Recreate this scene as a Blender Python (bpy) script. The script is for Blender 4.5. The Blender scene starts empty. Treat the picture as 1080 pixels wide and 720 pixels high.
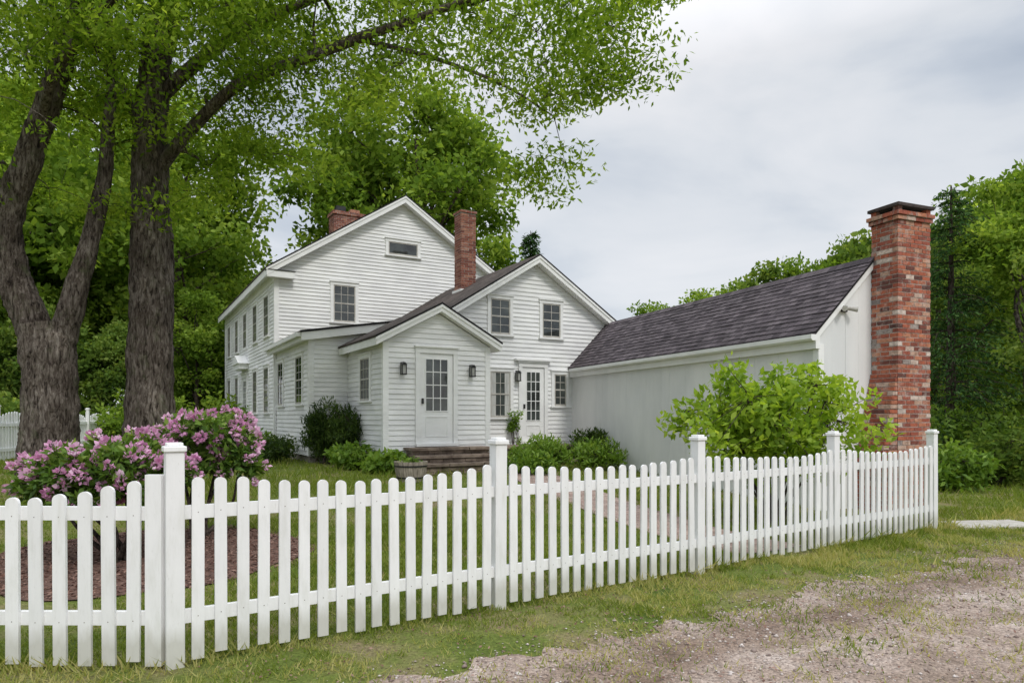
import bpy, math, random
import numpy as np
from mathutils import Vector, Matrix
random.seed(7); rng=np.random.default_rng(7)
scene=bpy.context.scene
R=math.radians
# ------------------------------------------------------------------ materials
def newmat(name):
    m=bpy.data.materials.new(name); m.use_nodes=True
    nt=m.node_tree; b=nt.nodes["Principled BSDF"]; return m,nt,b
def ramp(nt,stops):
    r=nt.nodes.new('ShaderNodeValToRGB'); e=r.color_ramp.elements
    while len(e)<len(stops): e.new(0.5)
    for i,(p,c) in enumerate(stops):
        e[i].position=p; e[i].color=(c[0],c[1],c[2],1)
    return r
def noise(nt,scale,detail=4,rough=.55,coord='Object',mscale=None,dist=0):
    tc=nt.nodes.new('ShaderNodeTexCoord'); n=nt.nodes.new('ShaderNodeTexNoise')
    n.inputs['Scale'].default_value=scale; n.inputs['Detail'].default_value=detail
    n.inputs['Roughness'].default_value=rough; n.inputs['Distortion'].default_value=dist
    if mscale:
        mp=nt.nodes.new('ShaderNodeMapping'); mp.inputs['Scale'].default_value=mscale
        nt.links.new(tc.outputs[coord],mp.inputs[0]); nt.links.new(mp.outputs[0],n.inputs['Vector'])
    else: nt.links.new(tc.outputs[coord],n.inputs['Vector'])
    return n
def mixc(nt,a,b,f,mode='MIX'):
    m=nt.nodes.new('ShaderNodeMix'); m.data_type='RGBA'; m.blend_type=mode
    for s,v in ((m.inputs[0],f),(m.inputs[6],a),(m.inputs[7],b)):
        if isinstance(v,bpy.types.NodeSocket): nt.links.new(v,s)
        elif isinstance(v,(tuple,list)): s.default_value=(v[0],v[1],v[2],1)
        else: s.default_value=v
    return m.outputs[2]
def bump(nt,b,h,strength,dist=.01):
    n=nt.nodes.new('ShaderNodeBump'); n.inputs['Strength'].default_value=strength; n.inputs['Distance'].default_value=dist
    nt.links.new(h,n.inputs['Height']); nt.links.new(n.outputs[0],b.inputs['Normal'])
def simple(name,c1,c2,scale=6,rough=.6,bs=.2,bd=.005,mscale=None,detail=6,lo=.35,hi=.65,spec=.3,isl=0):
    m,nt,b=newmat(name)
    n=noise(nt,scale,detail,mscale=mscale); r=ramp(nt,[(lo,c1),(hi,c2)])
    nt.links.new(n.outputs[0],r.inputs[0]); col=r.outputs[0]
    if isl:
        g=nt.nodes.new('ShaderNodeNewGeometry')
        rr=ramp(nt,[(0,(1-isl,)*3),(1,(1+isl,)*3)]); nt.links.new(g.outputs['Random Per Island'],rr.inputs[0])
        col=mixc(nt,col,rr.outputs[0],1.0,'MULTIPLY')
    nt.links.new(col,b.inputs['Base Color']); b.inputs['Roughness'].default_value=rough
    b.inputs['Specular IOR Level'].default_value=spec
    if bs: bump(nt,b,n.outputs[0],bs,bd)
    return m
M={}
M['siding']=simple('white_siding_paint',(.72,.72,.72),(.84,.84,.83),1.3,.55,.1,.003,mscale=(1,1,2.5),isl=.03)
M['trim']=simple('white_trim_paint',(.78,.78,.77),(.86,.86,.85),3,.5,.1,.002)
M['annexwall']=simple('annex_board_paint',(.68,.69,.69),(.82,.82,.81),1.1,.6,.15,.004,mscale=(1,1,.35),isl=.015)
def fence_mat():
    m,nt,b=newmat('fence_paint')
    n=noise(nt,5,8,.65,mscale=(3,3,.6)); r=ramp(nt,[(.3,(.74,.74,.72)),(.5,(.83,.83,.83)),(.7,(.87,.87,.87))]); nt.links.new(n.outputs[0],r.inputs[0])
    n2=noise(nt,60,4,.7,mscale=(1,1,.25)); r2=ramp(nt,[(.25,(.78,.78,.75)),(.38,(1,1,1))]); nt.links.new(n2.outputs[0],r2.inputs[0])
    col=mixc(nt,r.outputs[0],r2.outputs[0],.7,'MULTIPLY')
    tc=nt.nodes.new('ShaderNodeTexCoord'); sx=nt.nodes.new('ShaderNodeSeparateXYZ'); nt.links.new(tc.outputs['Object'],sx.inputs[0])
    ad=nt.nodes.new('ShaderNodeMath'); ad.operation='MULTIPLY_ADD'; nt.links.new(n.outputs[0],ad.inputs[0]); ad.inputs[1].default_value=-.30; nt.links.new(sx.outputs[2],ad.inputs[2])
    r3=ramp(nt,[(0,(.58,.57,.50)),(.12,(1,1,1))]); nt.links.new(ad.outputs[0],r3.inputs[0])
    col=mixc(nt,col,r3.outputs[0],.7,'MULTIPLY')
    g=nt.nodes.new('ShaderNodeNewGeometry'); rr=ramp(nt,[(0,(.95,.95,.95)),(1,(1.03,1.03,1.03))]); nt.links.new(g.outputs['Random Per Island'],rr.inputs[0])
    col=mixc(nt,col,rr.outputs[0],1.0,'MULTIPLY')
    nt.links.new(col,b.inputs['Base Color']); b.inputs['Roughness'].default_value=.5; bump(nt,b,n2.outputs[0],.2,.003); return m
M['fence']=fence_mat()
M['stone']=simple('foundation_stone',(.14,.125,.11),(.30,.27,.24),7,.85,.6,.02,isl=.2)
M['stepstone']=simple('step_stone',(.13,.095,.075),(.30,.235,.185),5,.85,.5,.02,isl=.25)
M['concrete']=simple('concrete',(.34,.32,.28),(.50,.48,.44),12,.9,.3,.01)
M['black']=simple('black_metal',(.012,.012,.013),(.03,.03,.03),8,.4,.05)
M['capstone']=simple('chimney_cap',(.035,.028,.026),(.08,.06,.055),8,.8,.2)
M['lampglass']=simple('lamp_glass',(.30,.30,.28),(.45,.45,.42),8,.15,0)
M['sash']=simple('window_sash_paint',(.38,.36,.32),(.52,.50,.46),6,.5,.05)
M['mortar']=simple('mortar',(.34,.31,.28),(.55,.51,.47),30,.95,.5,.005)
M['barrel']=simple('barrel_wood',(.20,.17,.14),(.38,.33,.28),9,.8,.4,.01,mscale=(4,4,.6),isl=.15)
M['pole']=simple('weathered_pole',(.12,.1,.08),(.25,.21,.18),9,.9,.3,.01,mscale=(4,4,.4))
M['curtain']=simple('curtain_cloth',(.4,.4,.38),(.6,.6,.57),9,.9,0,mscale=(6,6,.3))
def glass_mat():
    m,nt,b=newmat('window_glass'); n=noise(nt,1.7,3); r=ramp(nt,[(.35,(.012,.014,.014)),(.6,(.05,.06,.055)),(.75,(.10,.11,.10))])
    nt.links.new(n.outputs[0],r.inputs[0]); nt.links.new(r.outputs[0],b.inputs['Base Color']); b.inputs['Roughness'].default_value=.04
    b.inputs['Specular IOR Level'].default_value=.9
    n2=noise(nt,2.5,2); bump(nt,b,n2.outputs[0],.15,.01); return m
M['glass']=glass_mat()
def brick_mat(name,stops,rough=.9,wash=.5,th=.52):
    m,nt,b=newmat(name); g=nt.nodes.new('ShaderNodeNewGeometry'); r=ramp(nt,stops)
    nt.links.new(g.outputs['Random Per Island'],r.inputs[0]); n=noise(nt,16,8,.7); r2=ramp(nt,[(.3,(.5,.45,.43)),(.6,(1.2,1.2,1.2))]); nt.links.new(n.outputs[0],r2.inputs[0])
    c=mixc(nt,r.outputs[0],r2.outputs[0],1,'MULTIPLY')
    n3=noise(nt,3.2,9,.8); r3=ramp(nt,[(th,(0,0,0)),(th+.1,(1,1,1))]); nt.links.new(n3.outputs[0],r3.inputs[0])
    mm=nt.nodes.new('ShaderNodeMath'); mm.operation='MULTIPLY'; nt.links.new(r3.outputs[0],mm.inputs[0]); mm.inputs[1].default_value=wash
    c=mixc(nt,c,(.50,.43,.38),mm.outputs[0])
    nt.links.new(c,b.inputs['Base Color']); b.inputs['Roughness'].default_value=rough; bump(nt,b,n.outputs[0],.5,.006); return m
M['brick']=brick_mat('old_red_brick',[(0,(.08,.035,.03)),(.15,(.24,.06,.035)),(.4,(.36,.10,.05)),(.6,(.26,.07,.045)),(.75,(.44,.17,.09)),(.88,(.42,.27,.20)),(.95,(.58,.48,.42)),(1,(.2,.17,.16))])
M['brickdark']=brick_mat('chimney_brick',[(0,(.12,.04,.03)),(.5,(.22,.07,.045)),(1,(.32,.15,.10))],wash=.3,th=.55)
def shingle_mat(name,ca,cb):
    m,nt,b=newmat(name); tc=nt.nodes.new('ShaderNodeTexCoord'); br=nt.nodes.new('ShaderNodeTexBrick')
    nt.links.new(tc.outputs['UV'],br.inputs['Vector']); br.offset=.5; br.offset_frequency=2
    br.inputs['Color1'].default_value=(*ca,1); br.inputs['Color2'].default_value=(*cb,1); br.inputs['Mortar'].default_value=(.025,.025,.026,1)
    br.inputs['Scale'].default_value=1; br.inputs['Brick Width'].default_value=.17; br.inputs['Row Height'].default_value=.13; br.inputs['Mortar Size'].default_value=.004
    n=noise(nt,2,5,.6); r=ramp(nt,[(.3,(.75,.73,.75)),(.7,(1.25,1.2,1.25))]); nt.links.new(n.outputs[0],r.inputs[0])
    c=mixc(nt,br.outputs[0],r.outputs[0],1,'MULTIPLY')
    n2=noise(nt,90,3,.7); r2=ramp(nt,[(.3,(.6,.6,.6)),(.7,(1.4,1.4,1.4))]); nt.links.new(n2.outputs[0],r2.inputs[0]); c=mixc(nt,c,r2.outputs[0],.6,'MULTIPLY')
    nt.links.new(c,b.inputs['Base Color']); b.inputs['Roughness'].default_value=.95; b.inputs['Specular IOR Level'].default_value=.2; bump(nt,b,br.outputs['Fac'],.4,-.01); return m
M['shingle']=shingle_mat('roof_shingle',(.062,.053,.058),(.135,.118,.124))
M['shinglebrown']=shingle_mat('old_roof_shingle',(.05,.040,.034),(.10,.085,.072))
def bark_mat(name,c1,c2,c3,moss=0):
    m,nt,b=newmat(name); n=noise(nt,9,10,.72,mscale=(2.4,2.4,.55),dist=.6); r=ramp(nt,[(.38,c1),(.48,c2),(.64,c3)]); nt.links.new(n.outputs[0],r.inputs[0])
    n2=noise(nt,1.6,5,.6); r2=ramp(nt,[(.35,(.55,.52,.50)),(.6,(1.05,1.05,1.05)),(.72,(1.5,1.5,1.45))]); nt.links.new(n2.outputs[0],r2.inputs[0])
    c=mixc(nt,r.outputs[0],r2.outputs[0],1,'MULTIPLY')
    if moss:
        n3=noise(nt,2.7,8,.75); r3=ramp(nt,[(.54,(0,0,0)),(.66,(moss,moss,moss))]); nt.links.new(n3.outputs[0],r3.inputs[0]); c=mixc(nt,c,(.10,.12,.055),r3.outputs[0])
    nt.links.new(c,b.inputs['Base Color']); b.inputs['Roughness'].default_value=.95; b.inputs['Specular IOR Level'].default_value=.15; bump(nt,b,n.outputs[0],1,.06); return m
M['bark']=bark_mat('grey_bark',(.020,.016,.013),(.115,.092,.077),(.28,.245,.215),.45)
M['bark2']=bark_mat('brown_bark',(.02,.016,.013),(.09,.07,.057),(.19,.155,.135))
def leaf_mat(name,dark,mid,light,trans=.4,rough=.5,tint=(1.7,1.6,.8),gloss=True):
    m,nt,b=newmat(name); a=nt.nodes.new('ShaderNodeAttribute'); a.attribute_name='tone'
    r=ramp(nt,[(0,dark),(.5,mid),(1,light)]); nt.links.new(a.outputs['Fac'],r.inputs[0]); c=r.outputs[0]
    if gloss:
        nt.links.new(c,b.inputs['Base Color']); b.inputs['Roughness'].default_value=rough; b.inputs['Specular IOR Level'].default_value=.2
    else:
        nt.nodes.remove(b); b=nt.nodes.new('ShaderNodeBsdfDiffuse'); nt.links.new(c,b.inputs[0]); nt.links.new(b.outputs[0],nt.nodes['Material Output'].inputs[0])
    if trans>0:
        t=nt.nodes.new('ShaderNodeBsdfTranslucent'); c2=mixc(nt,c,tint,1,'MULTIPLY'); nt.links.new(c2,t.inputs[0])
        mx=nt.nodes.new('ShaderNodeMixShader'); mx.inputs[0].default_value=trans
        nt.links.new(b.outputs[0],mx.inputs[1]); nt.links.new(t.outputs[0],mx.inputs[2]); nt.links.new(mx.outputs[0],nt.nodes['Material Output'].inputs[0])
    return m
M['leaf']=leaf_mat('locust_leaf',(.06,.12,.014),(.17,.275,.03),(.34,.45,.07),.48,gloss=False)
M['leafbg']=leaf_mat('background_leaf',(.05,.10,.014),(.15,.245,.035),(.31,.41,.08),.46,gloss=False)
M['leafbg2']=leaf_mat('background_leaf_b',(.04,.08,.018),(.11,.18,.035),(.24,.31,.075),.4,gloss=False)
M['leafbush']=leaf_mat('bright_bush_leaf',(.10,.19,.018),(.25,.38,.035),(.44,.55,.09),.45)
M['leafdark']=leaf_mat('dark_shrub_leaf',(.015,.035,.010),(.045,.085,.015),(.11,.17,.03),.25)
M['leafrhodo']=leaf_mat('rhododendron_leaf',(.04,.09,.015),(.11,.20,.03),(.26,.37,.08),.3)
M['leafplant']=leaf_mat('garden_plant_leaf',(.05,.11,.015),(.14,.245,.03),(.25,.36,.07),.35)
M['needle']=leaf_mat('conifer_needle',(.018,.045,.016),(.045,.10,.03),(.10,.18,.06),.2,gloss=False)
M['petal']=leaf_mat('rhododendron_petal',(.50,.19,.38),(.74,.42,.61),(.90,.74,.84),.35,tint=(1.1,1,1.05),gloss=False)
M['grass']=leaf_mat('grass_blade',(.08,.12,.02),(.175,.235,.04),(.42,.39,.17),.4,gloss=False)
M['mulchchip']=leaf_mat('mulch_chip',(.07,.035,.028),(.17,.095,.075),(.30,.20,.16),0,.9,gloss=False)
M['pebble']=leaf_mat('pebble_stone',(.15,.11,.095),(.33,.265,.235),(.60,.55,.52),0,.9,gloss=False)
# ------------------------------------------------------------------ mesh building
class MB:
    def __init__(s): s.v=[]; s.f=[]; s.m=[]; s.uv=[]; s.mats=[]
    def mi(s,mat):
        if mat not in s.mats: s.mats.append(mat)
        return s.mats.index(mat)
    def face(s,pts,mat,uv=None):
        i=len(s.v); s.v+= [tuple(p) for p in pts]; s.f.append(list(range(i,i+len(pts)))); s.m.append(s.mi(mat)); s.uv.append(uv)
    def poly(s,pts,faces,mat):
        i=len(s.v); s.v+=[tuple(p) for p in pts]; k=s.mi(mat)
        for f in faces: s.f.append([i+a for a in f]); s.m.append(k); s.uv.append(None)
def parent_to(o,parent):
    if parent is not None:
        o.parent=parent; o.matrix_parent_inverse=Matrix.Translation(parent.location).inverted()
def add(name,mb,parent=None,smooth=False):
    me=bpy.data.meshes.new(name); me.from_pydata(mb.v,[],mb.f)
    for k in mb.mats: me.materials.append(M[k])
    me.polygons.foreach_set('material_index',mb.m)
    if any(u is not None for u in mb.uv):
        ul=me.uv_layers.new(name='UVMap'); arr=[]
        for f,u in zip(mb.f,mb.uv):
            if u is None: u=[(0,0)]*len(f)
            for q in u: arr+= [q[0],q[1]]
        ul.data.foreach_set('uv',arr)
    if smooth: me.polygons.foreach_set('use_smooth',[True]*len(me.polygons))
    me.update(); o=bpy.data.objects.new(name,me); scene.collection.objects.link(o); parent_to(o,parent); return o
def empty(name,loc=(0,0,0),parent=None):
    o=bpy.data.objects.new(name,None); o.location=loc; scene.collection.objects.link(o); o.empty_display_size=.3
    return o
class Fr:
    def __init__(s,o,ang): s.o=o; s.c=math.cos(ang); s.s=math.sin(ang)
    def __call__(s,x,y,z): return (s.o[0]+x*s.c-y*s.s, s.o[1]+x*s.s+y*s.c, z)
BOXF=[(0,3,2,1),(4,5,6,7),(0,1,5,4),(1,2,6,5),(2,3,7,6),(3,0,4,7)]
def box(mb,fr,x0,x1,y0,y1,z0,z1,mat):
    mb.poly([fr(x0,y0,z0),fr(x1,y0,z0),fr(x1,y1,z0),fr(x0,y1,z0),fr(x0,y0,z1),fr(x1,y0,z1),fr(x1,y1,z1),fr(x0,y1,z1)],BOXF,mat)
def PL(fr,plane,c,s):
    if plane=='y': return lambda u,z,d: fr(u,c+s*d,z)
    return lambda u,z,d: fr(c+s*d,u,z)
def ppoly(mb,P,pts,d0,d1,mat):
    n=len(pts); v=[P(u,z,d0) for u,z in pts]+[P(u,z,d1) for u,z in pts]
    f=[tuple(range(n))[::-1],tuple(range(n,2*n))]+[(i,(i+1)%n,n+(i+1)%n,n+i) for i in range(n)]
    mb.poly(v,f,mat)
def pbox(mb,P,u0,u1,z0,z1,d0,d1,mat): ppoly(mb,P,[(u0,z0),(u1,z0),(u1,z1),(u0,z1)],d0,d1,mat)
def clap(mb,P,u0,u1,z0,z1,ext=None,mat='siding',step=.118):
    if ext is None: ext=lambda z:(u0,u1)
    z=z0
    while z<z1-.01:
        zt=min(z+step,z1); a,b=ext(z); c,d=ext(zt)
        if b-a<.02: break
        if d<c: c=d=(c+d)/2
        w=random.uniform(-.0015,.0015)
        mb.poly([P(a,z,.024+w),P(b,z,.024+w),P(d,zt,.002),P(c,zt,.002),P(a,z,0),P(b,z,0)],[(0,1,2,3),(0,4,5,1)],mat)
        z=zt
def window(mb,P,uc,z0,z1,w,cols=2,rows=2,double=True,curtain=False,casing=.09):
    u0,u1=uc-w/2,uc+w/2
    pbox(mb,P,u0,u1,z0,z1,.0,.028,'glass')
    if curtain:
        pbox(mb,P,u0+.02,u0+w*.28,z0+.03,z1-.03,.020,.031,'curtain'); pbox(mb,P,u1-w*.28,u1-.02,z0+.03,z1-.03,.020,.0312,'curtain')
    pbox(mb,P,u0-casing,u0,z0-.02,z1,0,.05,'trim'); pbox(mb,P,u1,u1+casing,z0-.02,z1,0,.05,'trim')
    pbox(mb,P,u0-casing-.01,u1+casing+.01,z1,z1+casing,0,.055,'trim'); pbox(mb,P,u0-casing-.03,u1+casing+.03,z1+casing,z1+casing+.03,0,.085,'trim')
    pbox(mb,P,u0-casing-.03,u1+casing+.03,z0-.065,z0-.02,0,.085,'trim')
    sw=.035
    pbox(mb,P,u0,u0+sw,z0,z1,.02,.042,'sash'); pbox(mb,P,u1-sw,u1,z0,z1,.02,.042,'sash')
    pbox(mb,P,u0+sw,u1-sw,z1-sw,z1,.02,.041,'sash'); pbox(mb,P,u0+sw,u1-sw,z0,z0+sw,.02,.041,'sash'); pbox(mb,P,u0,u1,z0-.02,z0,0,.045,'sash')
    halves=[(z0+sw,z1-sw)]
    if double:
        zm=(z0+z1)/2; pbox(mb,P,u0+sw,u1-sw,zm-.02,zm+.02,.02,.044,'sash'); halves=[(z0+sw,zm-.02),(zm+.02,z1-sw)]
    for a,b in halves:
        for i in range(1,cols):
            u=u0+sw+(w-2*sw)*i/cols; pbox(mb,P,u-.008,u+.008,a,b,.02,.036,'sash')
        for j in range(1,rows):
            z=a+(b-a)*j/rows; pbox(mb,P,u0+sw,u1-sw,z-.008,z+.008,.02,.034,'sash')
def door(mb,P,uc,z0,h,w,glass0=.42,cols=3,rows=5):
    u0,u1=uc-w/2,uc+w/2; z1=z0+h; c=.11
    pbox(mb,P,u0-c,u0,z0,z1,0,.06,'trim'); pbox(mb,P,u1,u1+c,z0,z1,0,.06,'trim'); pbox(mb,P,u0-c,u1+c,z1,z1+.13,0,.065,'trim'); pbox(mb,P,u0-c-.03,u1+c+.03,z1+.13,z1+.165,0,.11,'trim')
    pbox(mb,P,u0+.008,u1-.008,z0,z1-.008,0,.03,'trim'); pbox(mb,P,u0,u1,z0,z1,0,.024,'black')
    g0,g1=z0+h*glass0,z1-.13; a,b=u0+.14,u1-.14
    pbox(mb,P,a,b,g0,g1,.0,.034,'glass')
    for i in range(cols+1):
        u=a+(b-a)*i/cols; pbox(mb,P,u-.010,u+.010,g0-.012,g1+.012,.03,.044,'trim')
    for j in range(rows+1):
        z=g0+(g1-g0)*j/rows; pbox(mb,P,a-.01,b+.01,z-.010,z+.010,.03,.0425,'trim')
    for (pa,pb,qa,qb) in ((a,b,z0+.16,z0+.18),(a,b,g0-.14,g0-.12)): pbox(mb,P,pa,pb,qa,qb,.03,.042,'trim')
    pbox(mb,P,a,a+.02,z0+.18,g0-.14,.03,.041,'trim'); pbox(mb,P,b-.02,b,z0+.18,g0-.14,.03,.041,'trim')
    pbox(mb,P,u0+.04,u0+.08,z0+h*.44,z0+h*.5,.03,.08,'black')
    pbox(mb,P,u0-c,u1+c,z0-.06,z0,0,.12,'trim')
def lantern(mb,P,u,z):
    pbox(mb,P,u-.035,u+.035,z+.02,z+.14,.02,.04,'black'); pbox(mb,P,u-.01,u+.01,z+.12,z+.14,.04,.12,'black')
    pbox(mb,P,u-.042,u+.042,z-.13,z+.07,.078,.162,'lampglass')
    for a in (-.055,.040): 
        pbox(mb,P,u+a,u+a+.016,z-.14,z+.08,.060,.078,'black'); pbox(mb,P,u+a,u+a+.016,z-.14,z+.08,.162,.180,'black')
    pbox(mb,P,u-.06,u+.06,z-.155,z-.13,.06,.18,'black')
    ppoly(mb,P,[(u-.07,z+.07),(u+.07,z+.07),(u+.02,z+.13),(u-.02,z+.13)],.055,.185,'black')
def prism_y(mb,fr,prof,y0,y1,mat,topuv=None):
    n=len(prof)
    v=[fr(x,y0,z) for x,z in prof]+[fr(x,y1,z) for x,z in prof]
    mb.poly(v,[tuple(range(n)),tuple(range(n,2*n))[::-1]],mat)
    for i in range(n):
        j=(i+1)%n; L=math.hypot(prof[j][0]-prof[i][0],prof[j][1]-prof[i][1])
        mb.face([fr(prof[i][0],y0,prof[i][1]),fr(prof[j][0],y0,prof[j][1]),fr(prof[j][0],y1,prof[j][1]),fr(prof[i][0],y1,prof[i][1])],mat,[(y0,0),(y0,L),(y1,L),(y1,0)])
def gable_roof(mbw,mbs,fr,xl,xm,xr,ze,zr,y0,y1,th=.20,sh='shinglebrown',zer=None):
    zer=ze if zer is None else zer
    t=.045
    prism_y(mbs,fr,[(xl-.02,ze-t),(xl-.02,ze),(xm,zr),(xr+.02,zer),(xr+.02,zer-t),(xm,zr-t)],y0-.025,y1,sh)
    prism_y(mbw,fr,[(xl,ze-t-.002-th),(xl,ze-t-.002),(xm,zr-t-.002),(xr,zer-t-.002),(xr,zer-t-.002-th),(xm,zr-t-.002-th)],y0,y1,'trim')
    prism_y(mbw,fr,[(xl-.01,ze-t-.07),(xl-.01,ze-t-.004),(xm,zr-t-.004),(xr+.01,zer-t-.004),(xr+.01,zer-t-.07),(xm,zr-t-.07)],y0-.02,y0+.03,'trim')
def brick_stack(mb,fr,x0,x1,y0,y1,z0,z1,mat='brick',course=.075,bl=.205,jit=.004):
    box(mb,fr,x0+.007,x1-.007,y0+.007,y1-.007,z0,z1-.012,'mortar')
    D=.1; n=int(round((z1-z0)/course))
    for k in range(n):
        za=z0+k*course; zb=za+course-.013; odd=k%2
        def run(a,b): 
            m=max(1,int(round((b-a)/bl))); L=(b-a)/m; return [(a+i*L,a+(i+1)*L-.013) for i in range(m)]
        j=lambda: random.uniform(-jit,jit)
        xa,xb=(x0,x1) if not odd else (x0+D+.01,x1-D)
        ya,yb=(y0,y1) if odd else (y0+D+.01,y1-D)
        for a,b in run(xa,xb):
            q=j(); box(mb,fr,a+(q if not(a==x0) else 0),b,y0+j(),y0+D,za+j()*.4,zb,mat); box(mb,fr,a,b,y1-D,y1+j(),za,zb,mat)
        for a,b in run(ya,yb):
            box(mb,fr,x0+j(),x0+D,a,b,za+j()*.4,zb,mat); box(mb,fr,x1-D,x1+j(),a,b,za,zb,mat)
# ------------------------------------------------------------------ terrain
P1=(-2.14,4.33); FD=np.array([2.02,1.33]); FL=float(np.hypot(*FD)); fd=FD/FL; fn=np.array([-fd[1],fd[0]])
def hash2(ix,iy):
    h=(ix.astype(np.int64)*374761393+iy.astype(np.int64)*668265263)&0xffffffff
    h=((h^(h>>13))*1274126177)&0xffffffff
    return ((h^(h>>16))&0xffff)/65535.
def vnoise(x,y):
    x=np.asarray(x,float); y=np.asarray(y,float); ix=np.floor(x).astype(np.int64); iy=np.floor(y).astype(np.int64); fx=x-ix; fy=y-iy
    fx=fx*fx*(3-2*fx); fy=fy*fy*(3-2*fy)
    a=hash2(ix,iy); b=hash2(ix+1,iy); c=hash2(ix,iy+1); d=hash2(ix+1,iy+1)
    return (a*(1-fx)+b*fx)*(1-fy)+(c*(1-fx)+d*fx)*fy
def fdist(x,y):
    d2=(x-P1[0])*fn[0]+(y-P1[1])*fn[1]; d1=y-P1[1]; return np.minimum(d1,d2)
def H(x,y):
    x=np.asarray(x,float); y=np.asarray(y,float)
    t=np.clip(fdist(x,y)/12,0,1); h=.42*t*t*(3-2*t)
    return h+.035*(vnoise(x*1.1,y*1.1)-.5)+.012*(vnoise(x*5,y*5)-.5)
def Hf(x,y): return float(H(x,y))
xs=np.concatenate([np.linspace(-400,-30,12)[:-1],np.linspace(-30,-9,40)[:-1],np.arange(-9,12,.12),np.linspace(12,40,50),np.linspace(45,400,12)])
ys=np.concatenate([np.linspace(-100,-3,8)[:-1],np.arange(-3,16,.12),np.linspace(16,45,50),np.linspace(50,500,14)])
gx,gy=np.meshgrid(xs,ys); gz=H(gx,gy); nx,ny=len(xs),len(ys)
def np_mesh(name,verts,faces,mat,parent=None,tone=None,smooth=False):
    me=bpy.data.meshes.new(name); k=faces.shape[1]; nf=len(faces)
    me.vertices.add(len(verts)); me.vertices.foreach_set('co',np.ascontiguousarray(verts,dtype=np.float32).ravel())
    me.loops.add(nf*k); me.loops.foreach_set('vertex_index',np.ascontiguousarray(faces,dtype=np.int32).ravel())
    me.polygons.add(nf); me.polygons.foreach_set('loop_start',np.arange(0,nf*k,k,dtype=np.int32))
    if smooth: me.polygons.foreach_set('use_smooth',np.ones(nf,dtype=bool))
    me.update(calc_edges=True)
    if tone is not None:
        at=me.attributes.new('tone','FLOAT','FACE'); at.data.foreach_set('value',np.ascontiguousarray(tone,dtype=np.float32))
    me.materials.append(M[mat]); o=bpy.data.objects.new(name,me); scene.collection.objects.link(o); parent_to(o,parent); return o
def ground_mat():
    m,nt,b=newmat('lawn_soil'); n=noise(nt,1.2,5,.6); r=ramp(nt,[(.3,(.08,.12,.025)),(.46,(.14,.175,.04)),(.58,(.22,.20,.09)),(.70,(.24,.185,.125))]); nt.links.new(n.outputs[0],r.inputs[0])
    n2=noise(nt,35,6,.7); r2=ramp(nt,[(.3,(.5,.5,.5)),(.7,(1.4,1.4,1.4))]); nt.links.new(n2.outputs[0],r2.inputs[0]); c=mixc(nt,r.outputs[0],r2.outputs[0],1,'MULTIPLY')
    nt.links.new(c,b.inputs['Base Color']); b.inputs['Roughness'].default_value=1; b.inputs['Specular IOR Level'].default_value=.1; bump(nt,b,n2.outputs[0],.8,.03); return m
M['ground']=ground_mat()
def gravel_mat():
    m,nt,b=newmat('gravel_dirt'); n=noise(nt,1.6,7,.65); r=ramp(nt,[(.32,(.19,.14,.105)),(.5,(.31,.245,.205)),(.68,(.43,.37,.33))]); nt.links.new(n.outputs[0],r.inputs[0])
    v=nt.nodes.new('ShaderNodeTexVoronoi'); tc=nt.nodes.new('ShaderNodeTexCoord'); nt.links.new(tc.outputs['Object'],v.inputs['Vector']); v.inputs['Scale'].default_value=60
    r2=ramp(nt,[(0,(.5,.47,.45)),(1,(1.5,1.47,1.45))]); nt.links.new(v.outputs['Color'],r2.inputs[0]); c=mixc(nt,r.outputs[0],r2.outputs[0],.9,'MULTIPLY')
    n3=noise(nt,120,4,.7); r3=ramp(nt,[(.35,(.5,.5,.5)),(.6,(1.1,1.1,1.1))]); nt.links.new(n3.outputs[0],r3.inputs[0]); c=mixc(nt,c,r3.outputs[0],.6,'MULTIPLY')
    # wheel tracks worn along the drive: packed darker soil, bands measured across the drive
    dp=nt.nodes.new('ShaderNodeVectorMath'); dp.operation='DOT_PRODUCT'; nt.links.new(tc.outputs['Object'],dp.inputs[0]); dp.inputs[1].default_value=(float(fn[0]),float(fn[1]),0)
    off=float(P1[0]*fn[0]+P1[1]*fn[1]); sub=nt.nodes.new('ShaderNodeMath'); sub.operation='SUBTRACT'; nt.links.new(dp.outputs['Value'],sub.inputs[0]); sub.inputs[1].default_value=off
    nw=noise(nt,1.1,4,.6); wb=nt.nodes.new('ShaderNodeMath'); wb.operation='MULTIPLY_ADD'; nt.links.new(nw.outputs[0],wb.inputs[0]); wb.inputs[1].default_value=.9; nt.links.new(sub.outputs[0],wb.inputs[2])
    sn=nt.nodes.new('ShaderNodeMath'); sn.operation='MULTIPLY'; nt.links.new(wb.outputs[0],sn.inputs[0]); sn.inputs[1].default_value=4.0
    si=nt.nodes.new('ShaderNodeMath'); si.operation='SINE'; nt.links.new(sn.outputs[0],si.inputs[0])
    rt=ramp(nt,[(.15,(1.08,1.08,1.08)),(.9,(.70,.64,.58))]); nt.links.new(si.outputs[0],rt.inputs[0]); c=mixc(nt,c,rt.outputs[0],.8,'MULTIPLY')
    nt.links.new(c,b.inputs['Base Color']); b.inputs['Roughness'].default_value=1; bump(nt,b,v.outputs['Distance'],.7,-.012); return m
M['gravel']=gravel_mat()
idx=np.arange(nx*ny).reshape(ny,nx)
F=np.stack([idx[:-1,:-1],idx[:-1,1:],idx[1:,1:],idx[1:,:-1]],-1).reshape(-1,4)
np_mesh('ground',np.stack([gx,gy,gz],-1).reshape(-1,3),F,'ground',smooth=True)
def edge_off(t):
    return -1.06-.03*(t-2)+.35*(vnoise(t*1.7,t*0+3.1)-.5)+.22*(vnoise(t*6,t*0+9.)-.5)+.14*(vnoise(t*17,t*0+2.)-.5)
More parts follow.
